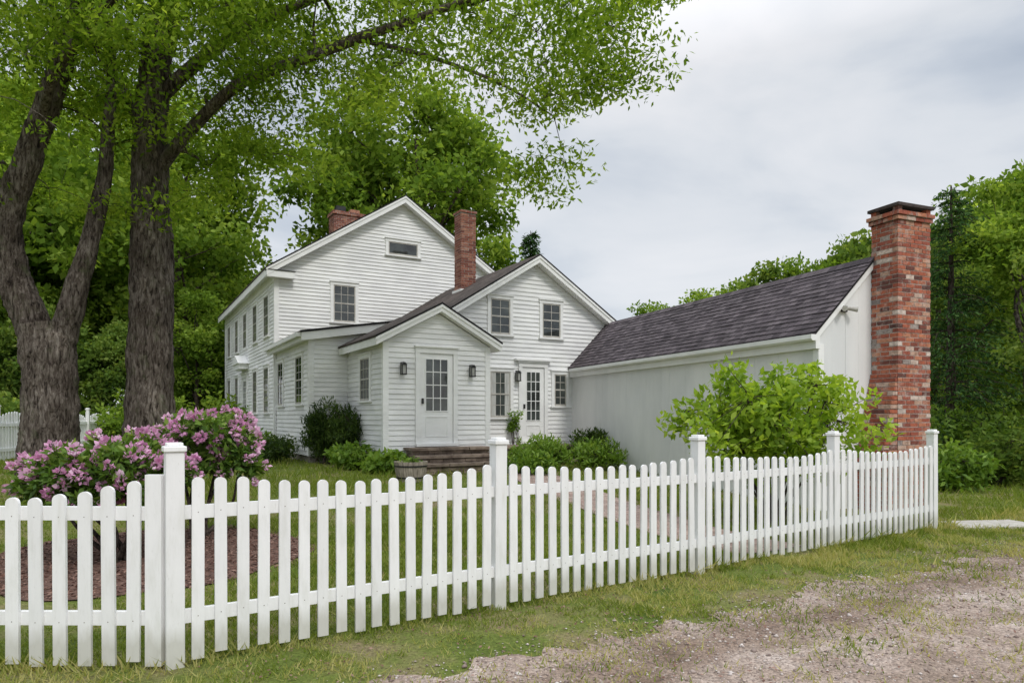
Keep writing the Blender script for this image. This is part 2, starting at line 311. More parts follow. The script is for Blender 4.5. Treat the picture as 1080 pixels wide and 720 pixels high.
ts=np.arange(-30,60,.06); rows=[]
K=40
for j in range(K+1):
    off=edge_off(ts)*(1-j/K)+(-6.4+.2*vnoise(ts*2,ts*0+5))*(j/K)
    px=P1[0]+ts*fd[0]+off*fn[0]; py=P1[1]+ts*fd[1]+off*fn[1]
    rows.append(np.stack([px,py,H(px,py)+.006],-1))
V=np.stack(rows).reshape(-1,3); nt_=len(ts); idx=np.arange(nt_*(K+1)).reshape(K+1,nt_)
F=np.stack([idx[:-1,:-1],idx[1:,:-1],idx[1:,1:],idx[:-1,1:]],-1).reshape(-1,4)
np_mesh('gravel_driveway',V,F,'gravel',smooth=True)
def pebbles():
    n=30000; t=rng.uniform(-2,16,n); off=-.70-rng.gamma(1.8,.8,n); x=P1[0]+t*fd[0]+off*fn[0]; y=P1[1]+t*fd[1]+off*fn[1]
    ok=(y>2.0)&((off<edge_off(t)+.1)|(rng.random(n)<.4)); x,y=x[ok],y[ok]; n=len(x)
    s=rng.lognormal(-4.95,.45,n); oc=np.array([[1,0,0],[-1,0,0],[0,1,0],[0,-1,0],[0,0,1],[0,0,-1]],float)
    v=oc[None]*(s[:,None,None])*rng.uniform(.5,1.2,(n,6,1)); v[:,:,2]*=.6
    a=rng.uniform(0,6.28,n); ca,sa=np.cos(a)[:,None],np.sin(a)[:,None]; vx=v[:,:,0]*ca-v[:,:,1]*sa; vy=v[:,:,0]*sa+v[:,:,1]*ca
    v=np.stack([vx+x[:,None],vy+y[:,None],v[:,:,2]+(H(x,y)+.006)[:,None]+.15*s[:,None]],-1).reshape(-1,3)
    f=np.array([[0,2,4],[2,1,4],[1,3,4],[3,0,4],[2,0,5],[1,2,5],[3,1,5],[0,3,5]])
    F=(f[None]+6*np.arange(n)[:,None,None]).reshape(-1,3); tone=np.repeat(rng.random(n),8)
    np_mesh('gravel_stones',v,F,'pebble',tone=tone,smooth=False)
pebbles()
# ------------------------------------------------------------------ fence
def picket_profile(w,h):
    r=w/2; pts=[(-r,0),(r,0),(r,h-r*.9)]
    for i in range(1,7): a=math.pi*i/7; pts.append((r*math.cos(a),h-r*.9+r*.9*math.sin(a)))
    pts.append((-r,h-r*.9)); return pts
def fence_run(name,start,direction,length,npan,dip,front_sign,post_h=1.42,ptop=1.20,end_post=True,start_post=True,pw=.074,sp=.1325):
    root=empty(name,(start[0],start[1],0))
    ang=math.atan2(direction[1],direction[0]); fr=Fr(start,ang); L=length/npan
    def gz(u): p=fr(u,0,0); return Hf(p[0],p[1])
    for k in range(npan+1):
        u=k*L
        if (k==0 and not start_post) or (k==npan and not end_post): continue
        g=gz(u); w=.054
        pm=MB(); lx,ly=random.uniform(-.007,.007),random.uniform(-.007,.007)
        def fl(x,y,z,fr=fr,g=g,lx=lx,ly=ly): return fr(x+lx*(z-g),y+ly*(z-g),z)
        box(pm,fl,u-w,u+w,-w,w,g-.3,g+post_h-.06,'fence')
        a=w+.012; z0=g+post_h-.06; z1=z0+.035
        box(pm,fl,u-a,u+a,-a,a,z0,z1,'fence'); a2=w-.006
        box(pm,fl,u-a2,u+a2,-a2,a2,z1,z1+.022,'fence')
        o=add('post_%d'%(k+1),pm,root)
        bv=o.modifiers.new('bevel','BEVEL'); bv.width=.006; bv.segments=2
    pk=MB(); rl=MB()
    for k in range(npan):
        u0=k*L+.065; u1=(k+1)*L-.065; n=int(round((u1-u0)/sp)); 
        for i in range(n):
            t=(i+.5)/n; u=u0+(u1-u0)*t+random.uniform(-.004,.004); g=gz(u)+.045+random.uniform(-.012,.012)
            h=ptop-dip*math.sin(math.pi*t)**1.0-(g-gz(u))+random.uniform(-.007,.007)
            prof=picket_profile(pw,h); lean=random.gauss(0,.007); y0=front_sign*.032+random.uniform(-.002,.002); y1=front_sign*.052
            v=[]
            for yy in (y0,y1):
                for (a,z) in prof: v.append(fr(u+a+lean*z,yy,g+z))
            m=len(prof); pk.poly(v,[tuple(range(m)),tuple(range(m,2*m))[::-1]]+[(q,(q+1)%m,m+(q+1)%m,m+q) for q in range(m)],'fence')
            if abs(u-(0))<7 and npan<6:
                for zz in (.31,.97):
                    c=(u+lean*zz); y2=front_sign*.0532; zc=gz(u)+zz
                    pk.poly([fr(c+.0035*math.cos(q*1.047),y2,zc+.0035*math.sin(q*1.047)) for q in range(6)],[tuple(range(6))],'pole')
        for zz in (.27,.93):
            a,b=gz(k*L),gz((k+1)*L); x0,x1=k*L+.054,(k+1)*L-.054
            y0,y1=sorted((front_sign*.030,front_sign*-.012)); hh=.085
            rl.poly([fr(x0,y0,a+zz),fr(x1,y0,b+zz),fr(x1,y1,b+zz),fr(x0,y1,a+zz),fr(x0,y0,a+zz+hh),fr(x1,y0,b+zz+hh),fr(x1,y1,b+zz+hh),fr(x0,y1,a+zz+hh)],BOXF,'fence')
    add('pickets',pk,root); add('rails',rl,root); return root,fr
r_,fr_=fence_run('picket_fence',P1,fd,FL*4,4,.07,-1)
r2,fr2=fence_run('picket_fence',(P1[0]-.1,P1[1]),(-1,.0),2.4*2,2,.13,1,start_post=False,sp=.150,pw=.082)
mb=MB(); box(mb,Fr((0,0),0),P1[0]-.162,P1[0]-.060,P1[1]-.05,P1[1]-.005,.02,1.22,'fence'); add('gate_board',mb,r2)
r3,fr3=fence_run('picket_fence',(-13.2,17.5),(-4.2,15.5),16.0,7,-.16,1,ptop=1.15,post_h=1.5,sp=.17,pw=.10)
# ------------------------------------------------------------------ farmhouse
O=(-2.88,15.36); hf=Fr(O,math.atan2(.495,.869)); house=empty('white_farmhouse',(O[0],O[1],0))
def gable_ext(u0,u1,um,ze,zr,sl):
    def e(z):
        if z<=ze: return (u0,u1)
        return (u0+(z-ze)/sl,u1-(z-ze)/sl)
    return e
wl=MB(); tr=MB(); rf=MB(); wn=MB(); fo=MB(); lp=MB()
sl=(9.1-6.2)/(3.2+1.29)
xl,xr,yf,yb=-.99,7.39,7.33,19.1
zw=6.2-.24+.3*sl
P=PL(hf,'y',yf,-1); clap(wl,P,xl,xr,.75,9.0,gable_ext(xl,xr,3.2,zw,0,sl))
P=PL(hf,'y',yb,1); clap(wl,P,xl,xr,.75,9.0,gable_ext(xl,xr,3.2,zw,0,sl))
P=PL(hf,'x',xl,-1); clap(wl,P,yf,yb,.75,zw); PLf=P
P=PL(hf,'x',xr,1); clap(wl,P,yf,yb,.75,zw)
box(fo,hf,xl+.02,xr-.02,yf+.02,yb-.02,-.2,.76,'stone')
gable_roof(tr,rf,hf,-1.29,3.2,7.69,6.2,9.1,yf-.28,yb+.28,.22)
for (a,b) in ((xl,yf),(xl,yb),(xr,yf),(xr,yb)):
    sx=-1 if a==xl else 1; sy=-1 if b==yf else 1
    box(tr,hf,min(a+sx*.036,a-sx*.11),max(a+sx*.036,a-sx*.11),min(b+sy*.036,b-sy*.11),max(b+sy*.036,b-sy*.11),.7,zw-.02,'trim')
pbox(tr,PLf,yf,yb,zw-.34,zw-.02,0,.045,'trim'); pbox(tr,PLf,yf-.1,yb,zw-.10,zw+.0,.045,.12,'trim')
box(tr,hf,-1.28,-.45,yf-.27,yf-.025,6.2-.30,6.2-.10,'trim')
box(rf,hf,-1.30,-.43,yf-.29,yf-.024,6.2-.099,6.2-.075,'shinglebrown')
P=PL(hf,'y',yf,-1)
window(wn,P,1.18,4.70,5.88,.72,3,2,casing=.1)
window(wn,P,3.2,7.10,7.52,1.05,1,1,double=False,casing=.1)
for yy in (8.7,10.9,13.2,15.4,17.7): window(wn,PLf,yy,4.25,5.55,.8,3,2)
for yy in (8.7,10.9,15.4,17.7): window(wn,PLf,yy,1.75,3.2,.8,3,2)
door(wn,PLf,13.2,.95,2.15,.95)
pbox(tr,PLf,12.4,14.0,3.4,3.6,0,.35,'trim'); ppoly(tr,PLf,[(12.3,3.6),(14.1,3.6),(13.2,3.95)],0,.4,'trim')
box(fo,hf,-2.4,-1.0,12.4,14.0,.2,.88,'stepstone')
ax0,ax1,ay0,ay1=-.99,2.3,2.83,7.33
es=(4.33-3.75)/(2.3+1.24)
P=PL(hf,'y',ay0,-1)
def ex_add(z):
    zt=3.75-.2+.25*es
    if z<=zt: return (ax0,ax1)
    return (min(ax0+(z-zt)/es,ax1),ax1)
clap(wl,P,ax0,ax1,.602,4.1,ex_add)
PA=PL(hf,'x',ax0,-1); clap(wl,PA,ay0,ay1-.02,.602,3.6)
box(fo,hf,ax0+.02,ax1,ay0+.02,ay1,-.2,.73,'stone')
prism_y(rf,hf,[(-1.27,3.70),(-1.27,3.75),(2.32,4.35),(2.32,4.30)],ay0-.28,ay1,'shinglebrown')
prism_y(tr,hf,[(-1.24,3.50),(-1.24,3.698),(2.31,4.297),(2.31,4.10)],ay0-.25,ay1-.003,'trim')
prism_y(tr,hf,[(-1.35,3.60),(-1.35,3.70),(-1.25,3.70),(-1.25,3.60)],ay0-.2,ay1+.1,'trim')
box(tr,hf,ax0-.036,ax0+.11,ay0-.036,ay0+.11,.60,3.55,'trim')
box(tr,hf,ax0-.1,ax0-.04,ay1-.3,ay1-.22,.5,3.6,'trim')
for yy in (3.9,6.35): window(wn,PA,yy,1.95,3.2,.75,2,3)
ps=(4.25-3.40)/(1.325+.25); pzw=3.40-.24+.25*ps
P0=PL(hf,'y',0,-1); clap(wl,P0,0,2.65,.702,4.2,gable_ext(0,2.65,1.325,pzw,0,ps))
PX=PL(hf,'x',0,-1); clap(wl,PX,0,2.81,.702,pzw)
PR=PL(hf,'x',2.65,1); clap(wl,PR,0,1.44,.702,pzw)
box(fo,hf,.02,2.63,.02,2.83,-.2,.73,'stone')
gable_roof(tr,rf,hf,-.25,1.325,2.90,3.40,4.25,-.22,2.84,.17)
for a in (0,2.65):
    s=-1 if a==0 else 1; box(tr,hf,min(a+s*.036,a-s*.10),max(a+s*.036,a-s*.10),-.036,.10,.68,pzw-.01,'trim')
box(tr,hf,-.038,2.688,-.040,.0,.62,.72,'trim')
window(wn,PX,1.30,2.0,3.0,.72,3,2)
door(wn,P0,1.27,.97,2.10,.84,.36,3,4)
lantern(lp,P0,.42,2.70); lantern(lp,P0,2.16,2.70)
es2=(6.08-4.28)/2.87; ezw=4.28-.24+.29*es2; ex0,ex1,ey0,ey1=2.3,7.44,1.45,7.33
PE=PL(hf,'y',ey0,-1); clap(wl,PE,ex0,ex1,.68,6.0,gable_ext(ex0,ex1,4.87,ezw,0,es2))
PEL=PL(hf,'x',ex0,-1); clap(wl,PEL,ey0,ey1,.80,ezw)
PER=PL(hf,'x',ex1,1); clap(wl,PER,ey0,ey1,.80,ezw)
box(fo,hf,ex0+.02,ex1-.02,ey0+.02,ey1,-.2,.81,'stone')
gable_roof(tr,rf,hf,2.0,4.87,7.74,4.28,6.08,ey0-.27,ey1-.004,.19)
for a in (ex0,ex1):
    s=-1 if a==ex0 else 1; box(tr,hf,min(a+s*.036,a-s*.10),max(a+s*.036,a-s*.10),ey0-.036,ey0+.10,.66,ezw-.01,'trim')
box(tr,hf,7.2,7.73,ey0-.262,ey0-.037,3.98,4.16,'trim')
window(wn,PE,3.76,3.84,4.78,.60,2,2); window(wn,PE,5.40,3.84,4.78,.60,2,2)
window(wn,PE,3.76,1.60,2.82,.62,2,2,curtain=True); window(wn,PE,5.70,1.92,2.80,.40,2,2)
door(wn,PE,4.80,.92,2.05,.72,.28,3,5)
pbox(tr,PE,4.2,5.36,3.14,3.19,0,.14,'trim')
lantern(lp,PE,4.27,2.72)
st=MB()
def tread(x0,x1,y0,y1,z):
    x=x0
    while x<x1-.05:
        w=min(random.uniform(.55,1.0),x1-x)
        if x1-(x+w)<.2: w=x1-x
        box(st,hf,x+random.uniform(0,.01),x+w-.012,y0+random.uniform(-.03,.02),y1,z-.065,z-random.uniform(0,.010),'stepstone'); x+=w
def riser(x0,x1,y0,y1,z0,z1):
    z=z0
    while z<z1-.02:
        h=min(random.uniform(.05,.09),z1-z); x=x0
        while x<x1-.03:
            w=min(random.uniform(.12,.35),x1-x); box(st,hf,x,x+w-.01,y0+random.uniform(0,.03),y1,z,z+h-.008,'stepstone'); x+=w
        z+=h
for (y0,z) in ((-.55,.90),(-.88,.74),(-1.21,.58)):
    tread(.45,2.5,y0,y0+.56,z); riser(.50,2.45,y0+.05,y0+.5,z-.30,z-.067)
for (a,b,y0,y1,z) in ((2.75,6.0,.5,1.42,.84),(3.0,6.0,.15,.52,.67),(3.0,6.0,-.2,.17,.5)):
    tread(a,b,y0,y1,z); riser(a+.05,b-.05,y0+.05,y0+.4,z-.35,z-.067)
add('walls',wl,house); add('trim',tr,house); add('roof',rf,house); add('windows_and_doors',wn,house); add('foundation',fo,house); add('lanterns',lp,house); add('stone_steps',st,house)
ch=MB(); brick_stack(ch,hf,3.87,4.37,4.1,4.6,4.9,7.85,'brickdark'); brick_stack(ch,hf,3.84,4.40,4.07,4.63,7.85,7.93,'brickdark')
box(ch,hf,3.82,4.42,4.04,4.66,5.2,5.50,'trim'); add('ell_chimney',ch,house)
ch=MB(); brick_stack(ch,hf,2.55,3.85,13.7,14.5,8.3,10.1,'brickdark'); brick_stack(ch,hf,2.5,3.9,13.65,14.55,10.1,10.25,'brickdark')
box(ch,hf,2.7,3.1,13.85,14.2,10.2,10.5,'black'); box(ch,hf,3.3,3.7,13.85,14.2,10.2,10.42,'brickdark'); add('main_chimney',ch,house)
# ------------------------------------------------------------------ annex (part of the farmhouse)
AO=(5.1,11.36); af=Fr(AO,math.atan2(.378,.926)); AW=2.40; AM=AW/2+.03; AZ=4.34
aw=MB(); at=MB(); ar=MB(); al=MB()
box(aw,af,.03,AW-.03,.03,10.9,-.3,2.86,'annexwall')
PL1=PL(af,'x',0,-1); y=0
while y<8.98:
    w=.30; pbox(aw,PL1,y+.0015,y+w-.0015,-.2,2.80,-.03,random.uniform(.0,.0025),'annexwall'); y+=.30
PR1=PL(af,'x',AW,1); pbox(aw,PR1,0,10.9,-.2,2.85,-.02,0,'annexwall')
rs=(AZ-3.0)/(AM+.12)
PG=PL(af,'y',0,-1); x=0
while x<AW-.005:
    x1=min(x+.30,AW); zt=lambda u:(3.0-.10+(min(u,2*AM-u)+.12)*rs)
    pts=[(x+.0015,-.2),(x1-.0015,-.2),(x1-.0015,zt(x1))]
    if x<AM<x1: pts.append((AM,zt(AM)))
    pts.append((x+.0015,zt(x))); ppoly(aw,PG,pts,-.03,random.uniform(0,.0025),'annexwall'); x+=.30
PB=PL(af,'y',10.9,1); ppoly(aw,PB,[(0,-.2),(AW,-.2),(AW,2.95),(AM,AZ-.15),(0,2.95)],-.03,0,'annexwall')
t=.05; XR=2*AM+.12
prism_y(ar,af,[(-.12,3.0-t),(-.12,3.0),(AM,AZ),(XR,3.0),(XR,3.0-t),(AM,AZ-t)],-.06,10.9,'shingle')
Ls=math.hypot(AM+.12,AZ-3.0); c_,s_=(AM+.12)/Ls,(AZ-3.0)/Ls; n=int(Ls/.13)
for i in range(n+1):
    d0=i*.13; d1=min(d0+.135,Ls); 
    if d1-d0<.02: continue
    for side in (0,1):
        def pt(d,off,y):
            x=-.14+d*c_-off*s_; z=3.0-.02*s_/c_+d*s_+off*c_
            if side: x=2*AM-x
            return af(x,y,z)
        yy=-.075; a=.014; b=.003
        ys_=list(np.arange(yy,10.9,.32)); ys_.append(10.9)
        wob=[a+random.uniform(-.004,.006) for _ in ys_]
        for q in range(len(ys_)-1):
            y0,y1=ys_[q],ys_[q+1]; h_=wob[q]; dd=random.uniform(-.006,.006)
            ar.face([pt(d0+dd,h_,y0),pt(d0+dd,h_,y1),pt(d1,b,y1),pt(d1,b,y0)],'shingle',[(y0,d0),(y1,d0),(y1,d1),(y0,d1)]); ar.face([pt(d0+dd,0,y0),pt(d0+dd,0,y1),pt(d0+dd,h_,y1),pt(d0+dd,h_,y0)],'shingle',[(0,0),(0,.01),(.01,.01),(.01,0)])
for s in (-1,1): ar.face([af(AM+s*.12,-.07,AZ-.09),af(AM+s*.12,10.9,AZ-.09),af(AM,10.9,AZ+.028),af(AM,-.07,AZ+.028)],'shingle',[(0,0),(11,0),(11,.13),(0,.13)])
ppoly(at,PG,[(-.12,2.82),(-.12,2.948),(AM,AZ-.052),(XR,2.948),(XR,2.82),(AM,AZ-.18)],.006,.045,'trim')
pbox(at,PL1,-.04,8.9,2.72,2.94,.006,.10,'trim')
gp=[(.10,2.86),(.11,2.85),(.19,2.85),(.22,2.88),(.22,2.95),(.10,2.95)]
v=[PL1(yy,z,d) for yy in (-.06,8.7) for d,z in gp]; m=len(gp)
at.poly(v,[tuple(range(m)),tuple(range(m,2*m))[::-1]]+[(q,(q+1)%m,m+(q+1)%m,m+q) for q in range(m)],'trim')
box(at,af,-.03,.09,-.03,.09,-.2,2.80,'trim')
lantern(al,PL1,3.35,1.62)
pbox(al,PG,.50,.60,3.36,3.46,.004,.05,'black')
def cyl(mb,p0,p1,r0,r1,mat,n=12):
    p0=Vector(p0);p1=Vector(p1);d=(p1-p0).normalized();a=d.orthogonal().normalized();b=d.cross(a)
    v=[];
    for p,r in ((p0,r0),(p1,r1)):
        for i in range(n): t=2*math.pi*i/n; v.append(p+a*(r*math.cos(t))+b*(r*math.sin(t)))
    mb.poly(v,[tuple(range(n))[::-1],tuple(range(n,2*n))]+[(i,(i+1)%n,n+(i+1)%n,n+i) for i in range(n)],mat)
cyl(al,af(.52,-.05,3.42),af(.40,-.17,3.39),.025,.045,'concrete'); cyl(al,af(.58,-.05,3.42),af(.70,-.17,3.39),.025,.045,'concrete')
add('annex_walls',aw,house); add('annex_trim',at,house); add('annex_roof',ar,house); add('annex_lamps',al,house)
cb=MB()
cx0,cx1=1.20,1.98
brick_stack(cb,af,cx0,cx1,-.52,-.004,-.15,4.875)
zz=-.15
while zz<2.5:
    f=1.0 if zz<.9 else max(0,1-(zz-.9)/1.5); ext=.36*f
    if ext>.03:
        box(cb,af,cx0-ext+.01,cx0-.002,-.50,-.005,zz,zz+.068,'mortar')
        k=int(round(zz/.075)); ys_=[-.515,-.265,-.006] if k%2 else [-.515,-.40,-.15,-.006]
        for a,b in zip(ys_[:-1],ys_[1:]):
            if ext>.2: box(cb,af,cx0-ext,cx0-ext+.12,a,b-.012,zz,zz+.062,'brick'); box(cb,af,cx0-ext+.13,cx0-.01,a,b-.012,zz,zz+.062,'brick')
            else: box(cb,af,cx0-ext,cx0-.006,a,b-.012,zz,zz+.062,'brick')
    zz+=.075
brick_stack(cb,af,cx0-.03,cx1+.03,-.55,.026,4.875,4.95); brick_stack(cb,af,cx0-.055,cx1+.055,-.575,.05,4.95,5.025)
for a in (cx0+.0,cx1-.10):
    for b in (-.52,-.10): box(cb,af,a,a+.1,b,b+.1,5.02,5.10,'brick')
box(cb,af,cx0-.04,cx1+.04,-.56,.04,5.10,5.15,'capstone')
add('annex_brick_chimney',cb,house)
# ------------------------------------------------------------------ vegetation tools
def leaves(name,pts,size,mat,parent=None,tone=None,asp=.45,bias=(0,0,0),nbias=(0,0,.6),szvar=.35,dirs=None):
    n=len(pts); d=rng.normal(size=(n,3)) if dirs is None else dirs; d=d+np.array(bias); d/=np.linalg.norm(d,axis=1)[:,None]+1e-9
    q=rng.normal(size=(n,3))+np.array(nbias); s=np.cross(d,q); s/=np.linalg.norm(s,axis=1)[:,None]+1e-9
    nn=np.cross(s,d)
    L=(size*(1+szvar*rng.uniform(-1,1,n)))[:,None]; W=L*asp*.5
    v=np.stack([pts,pts+d*L*.45+s*W+nn*L*.06,pts+d*L,pts+d*L*.45-s*W+nn*L*.06],1).reshape(-1,3)
    f=np.arange(n*4).reshape(-1,4)
    if tone is None: tone=rng.random(n)
    return np_mesh(name,v,f,mat,parent,tone=np.clip(tone,0,1))
def spline(pts,k=5):
    P=[np.array(p,float) for p in pts]; out=[]
    Q=[2*P[0]-P[1]]+P+[2*P[-1]-P[-2]]
    for i in range(1,len(Q)-2):
        for j in range(k):
            t=j/k; a,b,c,d=Q[i-1],Q[i],Q[i+1],Q[i+2]
            out.append(.5*((2*b)+(-a+c)*t+(2*a-5*b+4*c-d)*t*t+(-a+3*b-3*c+d)*t**3))
    out.append(P[-1]); return out
class Wood:
    def __init__(s): s.v=[]; s.f=[]; s.n=0
    def tube(s,pts,rad,sides=6,rough=0,ridge=False):
        pts=[np.array(p,float) for p in pts]; k=len(pts); ref=np.array([.31,.77,.2]); acc=0
        for i,p in enumerate(pts):
            if i: acc+=np.linalg.norm(p-pts[i-1])
            d=pts[min(i+1,k-1)]-pts[max(i-1,0)]; d/=np.linalg.norm(d)+1e-9
            a=np.cross(d,ref); 
            if np.linalg.norm(a)<.15: a=np.cross(d,np.array([1,0,.1]))
            a/=np.linalg.norm(a); b=np.cross(d,a)
            T=2*math.pi*np.arange(sides)/sides
            r=np.full(sides,rad[i])
            if ridge:
                nf=max(8,int(rad[i]*42))
                tw=T/(2*math.pi)*nf+1.2*(vnoise(T*1.5+3,np.full(sides,acc*1.4))-.5)
                rg=np.abs(vnoise(tw,np.full(sides,acc*2.2+5))-.5)*2
                r=r*(1+.05*np.sin(2*T+acc*.5)+.04*np.sin(3*T-acc*.8+1))+.045*(rg-.5)*min(1,rad[i]/.25)+.010*rng.normal(size=sides)*min(1,rad[i]/.25)
                r+=.05*np.maximum(0,vnoise(T*1.1+8,np.full(sides,acc*1.1))-.7)*3*min(1,rad[i]/.3)
            elif rough: r=r*(1+rough*(np.sin(3*T+i*.35)*.5+np.sin(5*T-i*.5+1)*.35+rng.uniform(-.5,.5,sides)))
            for j in range(sides): s.v.append(p+a*r[j]*math.cos(T[j])+b*r[j]*math.sin(T[j]))
        for i in range(k-1):
            for j in range(sides):
                q=s.n+i*sides; s.f.append((q+j,q+(j+1)%sides,q+sides+(j+1)%sides,q+sides+j))
        s.n+=k*sides
    def build(s,name,mat,parent): return np_mesh(name,np.array(s.v),np.array(s.f),mat,parent,smooth=True)
def twig(W,a,b,r0,r1,sides=4,sag=.08,seg=4):
    a=np.array(a,float); b=np.array(b,float); L=np.linalg.norm(b-a); pts=[]; off=rng.normal(size=3)*L*.06
    for i in range(seg+1):
        t=i/seg; p=a*(1-t)+b*t+off*math.sin(math.pi*t)+np.array([0,0,sag*L*math.sin(math.pi*t)]); pts.append(p)
    W.tube(pts,[r0*(1-i/seg)+r1*i/seg for i in range(seg+1)],sides); return pts
def clump_leaves(centers,rad,per,flat=.6):
    n=len(centers); tot=n*per; base=np.repeat(np.array(centers),per,0); g=rng.normal(size=(tot,3)); 
    ln=np.linalg.norm(g,axis=1)[:,None]; g=g/np.maximum(1,ln/1.9)
    rr=np.repeat(np.asarray(rad)*np.ones(n),per)[:,None]; g=g*np.array([1,1,flat])*.60*rr
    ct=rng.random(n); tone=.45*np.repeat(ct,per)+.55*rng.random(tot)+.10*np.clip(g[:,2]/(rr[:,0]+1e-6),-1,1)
    return base+g,tone
def make_tree(name,base,h,cr,cz,ncl,clr,per,ls,leafm,bark='bark2',tr_r=.35,nl=11,seed=0,obj_parent=None):
    global rng
    rng=np.random.default_rng(seed); root=empty(name,base) if obj_parent is None else obj_parent
    b=np.array(base,float); W=Wood(); C=b+np.array([0,0,cz]); cr=np.array(cr,float)
    top=b+np.array([rng.normal()*.4,rng.normal()*.4,h*.82]); k=8
    tp=[b+(top-b)*i/k+np.array([rng.normal()*.12,rng.normal()*.12,0])*(i>0) for i in range(k+1)]
    W.tube(spline(tp,2),list(np.linspace(tr_r,tr_r*.18,2*k+1)*np.array([1.35,1.1]+[1]*(2*k-1))),10,.06)
    lobes=[]
    for i in range(nl):
        d=rng.normal(size=3); d/=np.linalg.norm(d); lobes.append(C+d*cr*rng.uniform(.45,.8))
    lobes.append(C+np.array([0,0,cr[2]*.75]))
    nodes=[]
    for L in lobes:
        z=b[2]+max(h*.22,(L[2]-b[2])*rng.uniform(.45,.7)); t=min((z-b[2])/(top[2]-b[2]),.95); s=b+(top-b)*t
        pts=twig(W,s,L,tr_r*.42*(1-t*.5),tr_r*.1,6,.06,6); nodes+=pts[2:]
    nodes=np.array(nodes); cen=[]
    for i in range(ncl):
        L=lobes[rng.integers(len(lobes))]; p=L+rng.normal(size=3)*cr*.22
        q=(p-C)/cr; m=np.linalg.norm(q)
        if m>1.05: p=C+(p-C)/m*1.05
        cen.append(p)
        j=np.argmin(np.linalg.norm(nodes-p,axis=1)); twig(W,nodes[j],p,tr_r*.07,tr_r*.02,3,.05,2)
    pts,tone=clump_leaves(cen,clr*rng.uniform(.6,1.3,ncl),per)
    wo=W.build('trunk_and_limbs',bark,root); lo=leaves('crown',pts,ls,leafm,root,tone,asp=.6)
    return root,wo,lo
# ------------------------------------------------------------------ foreground trees
rng=np.random.default_rng(21)
def big_tree(name,base,limbs,centres,seed,leaf='leaf',per=185,clr=.62,ls=.112,bark='bark'):
    root=empty(name,base); W=Wood(); nodes=[]
    for pts,rad,sides in limbs:
        sp=spline(pts,14 if sides>12 else 8); r=np.interp(np.linspace(0,1,len(sp)),np.linspace(0,1,len(rad)),rad); W.tube(sp,list(r),64 if sides>12 else sides,.04,ridge=sides>12)
        if sides<=12: nodes+=[(p,rr) for p,rr in zip(sp,r)]
    NP=np.array([a for a,_ in nodes]); NR=[b for _,b in nodes]
    order=sorted(range(len(centres)),key=lambda i: np.min(np.linalg.norm(NP-centres[i],axis=1)))
    nodesP=[p for p in NP]; nodesR=list(NR)
    for i in order:
        c=centres[i]; A=np.array(nodesP); dd=np.linalg.norm(A-c,axis=1)+.5*np.maximum(0,A[:,2]-c[2]-.3); j=int(np.argmin(dd))
        r0=min(nodesR[j]*.6,.045); r0=max(r0,.008); pts=twig(W,nodesP[j],c,r0,r0*.45,4,.10,4)
        for k_,p in enumerate(pts[2:]): nodesP.append(p); nodesR.append(r0*.7)
        for q in range(3): twig(W,c,c+rng.normal(size=3)*np.array([.3,.3,.15]),.006,.002,3,.05,2)
    W.build('trunk_and_limbs',bark,root)
    pts,tone=clump_leaves(centres,clr*rng.uniform(.6,1.25,len(centres)),per,.5)
    leaves('crown',pts,ls,leaf,root,tone,asp=.42,bias=(0,0,-.25))
    return root
def canopy(n,xr,yr,zlow,zhi,dens):
    out=[]
    while len(out)<n:
        x=rng.uniform(*xr); y=rng.uniform(*yr); z=rng.uniform(4.2,zhi)
        if z<zlow(x,y)+rng.normal()*.35: continue
        if rng.random()>dens(x,y,z): continue
        out.append(np.array([x,y,z]))
    return out
g=lambda x,y:Hf(x,y)
t1=(-8.13,12,g(-8.13,12)-.1)
limbs1=[([(-8.15,12,.0),(-8.15,12,.5),(-8.1,12,1.5),(-8.12,12,2.5),(-8.2,12,3.2)],[.62,.48,.43,.42,.40],22),
 ([(-8.25,12,2.6),(-8.5,12,3.4),(-8.8,12,4.2),(-8.85,12,5.1),(-8.5,12,6.1),(-8.15,12,7.1),(-7.75,11.9,8.1),(-7.1,11.6,9.2),(-6.2,11.2,10.6),(-5.2,10.9,12.0)],[.26,.27,.25,.23,.22,.21,.19,.16,.11,.05],14),
 ([(-8.0,12,2.6),(-7.75,12,3.5),(-7.5,12.1,4.6),(-7.32,12.2,5.6),(-7.28,12.3,6.6),(-7.4,12.6,8.2),(-7.9,13,10.0)],[.24,.20,.155,.13,.11,.08,.04],14),
 ([(-8.87,12,5.4),(-9.4,11.6,6.3),(-10.0,11.2,7.4),(-10.6,10.8,9)],[.15,.12,.09,.04],10),
 ([(-8.3,12,6.7),(-7.6,11.4,7.4),(-6.4,10.8,8.1),(-5.2,10.3,8.7),(-3.8,9.8,9.2)],[.10,.08,.06,.05,.03],10)]
c1=canopy(180,(-12.5,-3.5),(9.6,14.8),lambda x,y:6.6+.5*math.sin(x*2.1),12.0,lambda x,y,z:.4+.6*(z>7.2))
big_tree('locust_tree',t1,limbs1,c1,1)
t2=(-6.9,13,g(-6.9,13)-.1)
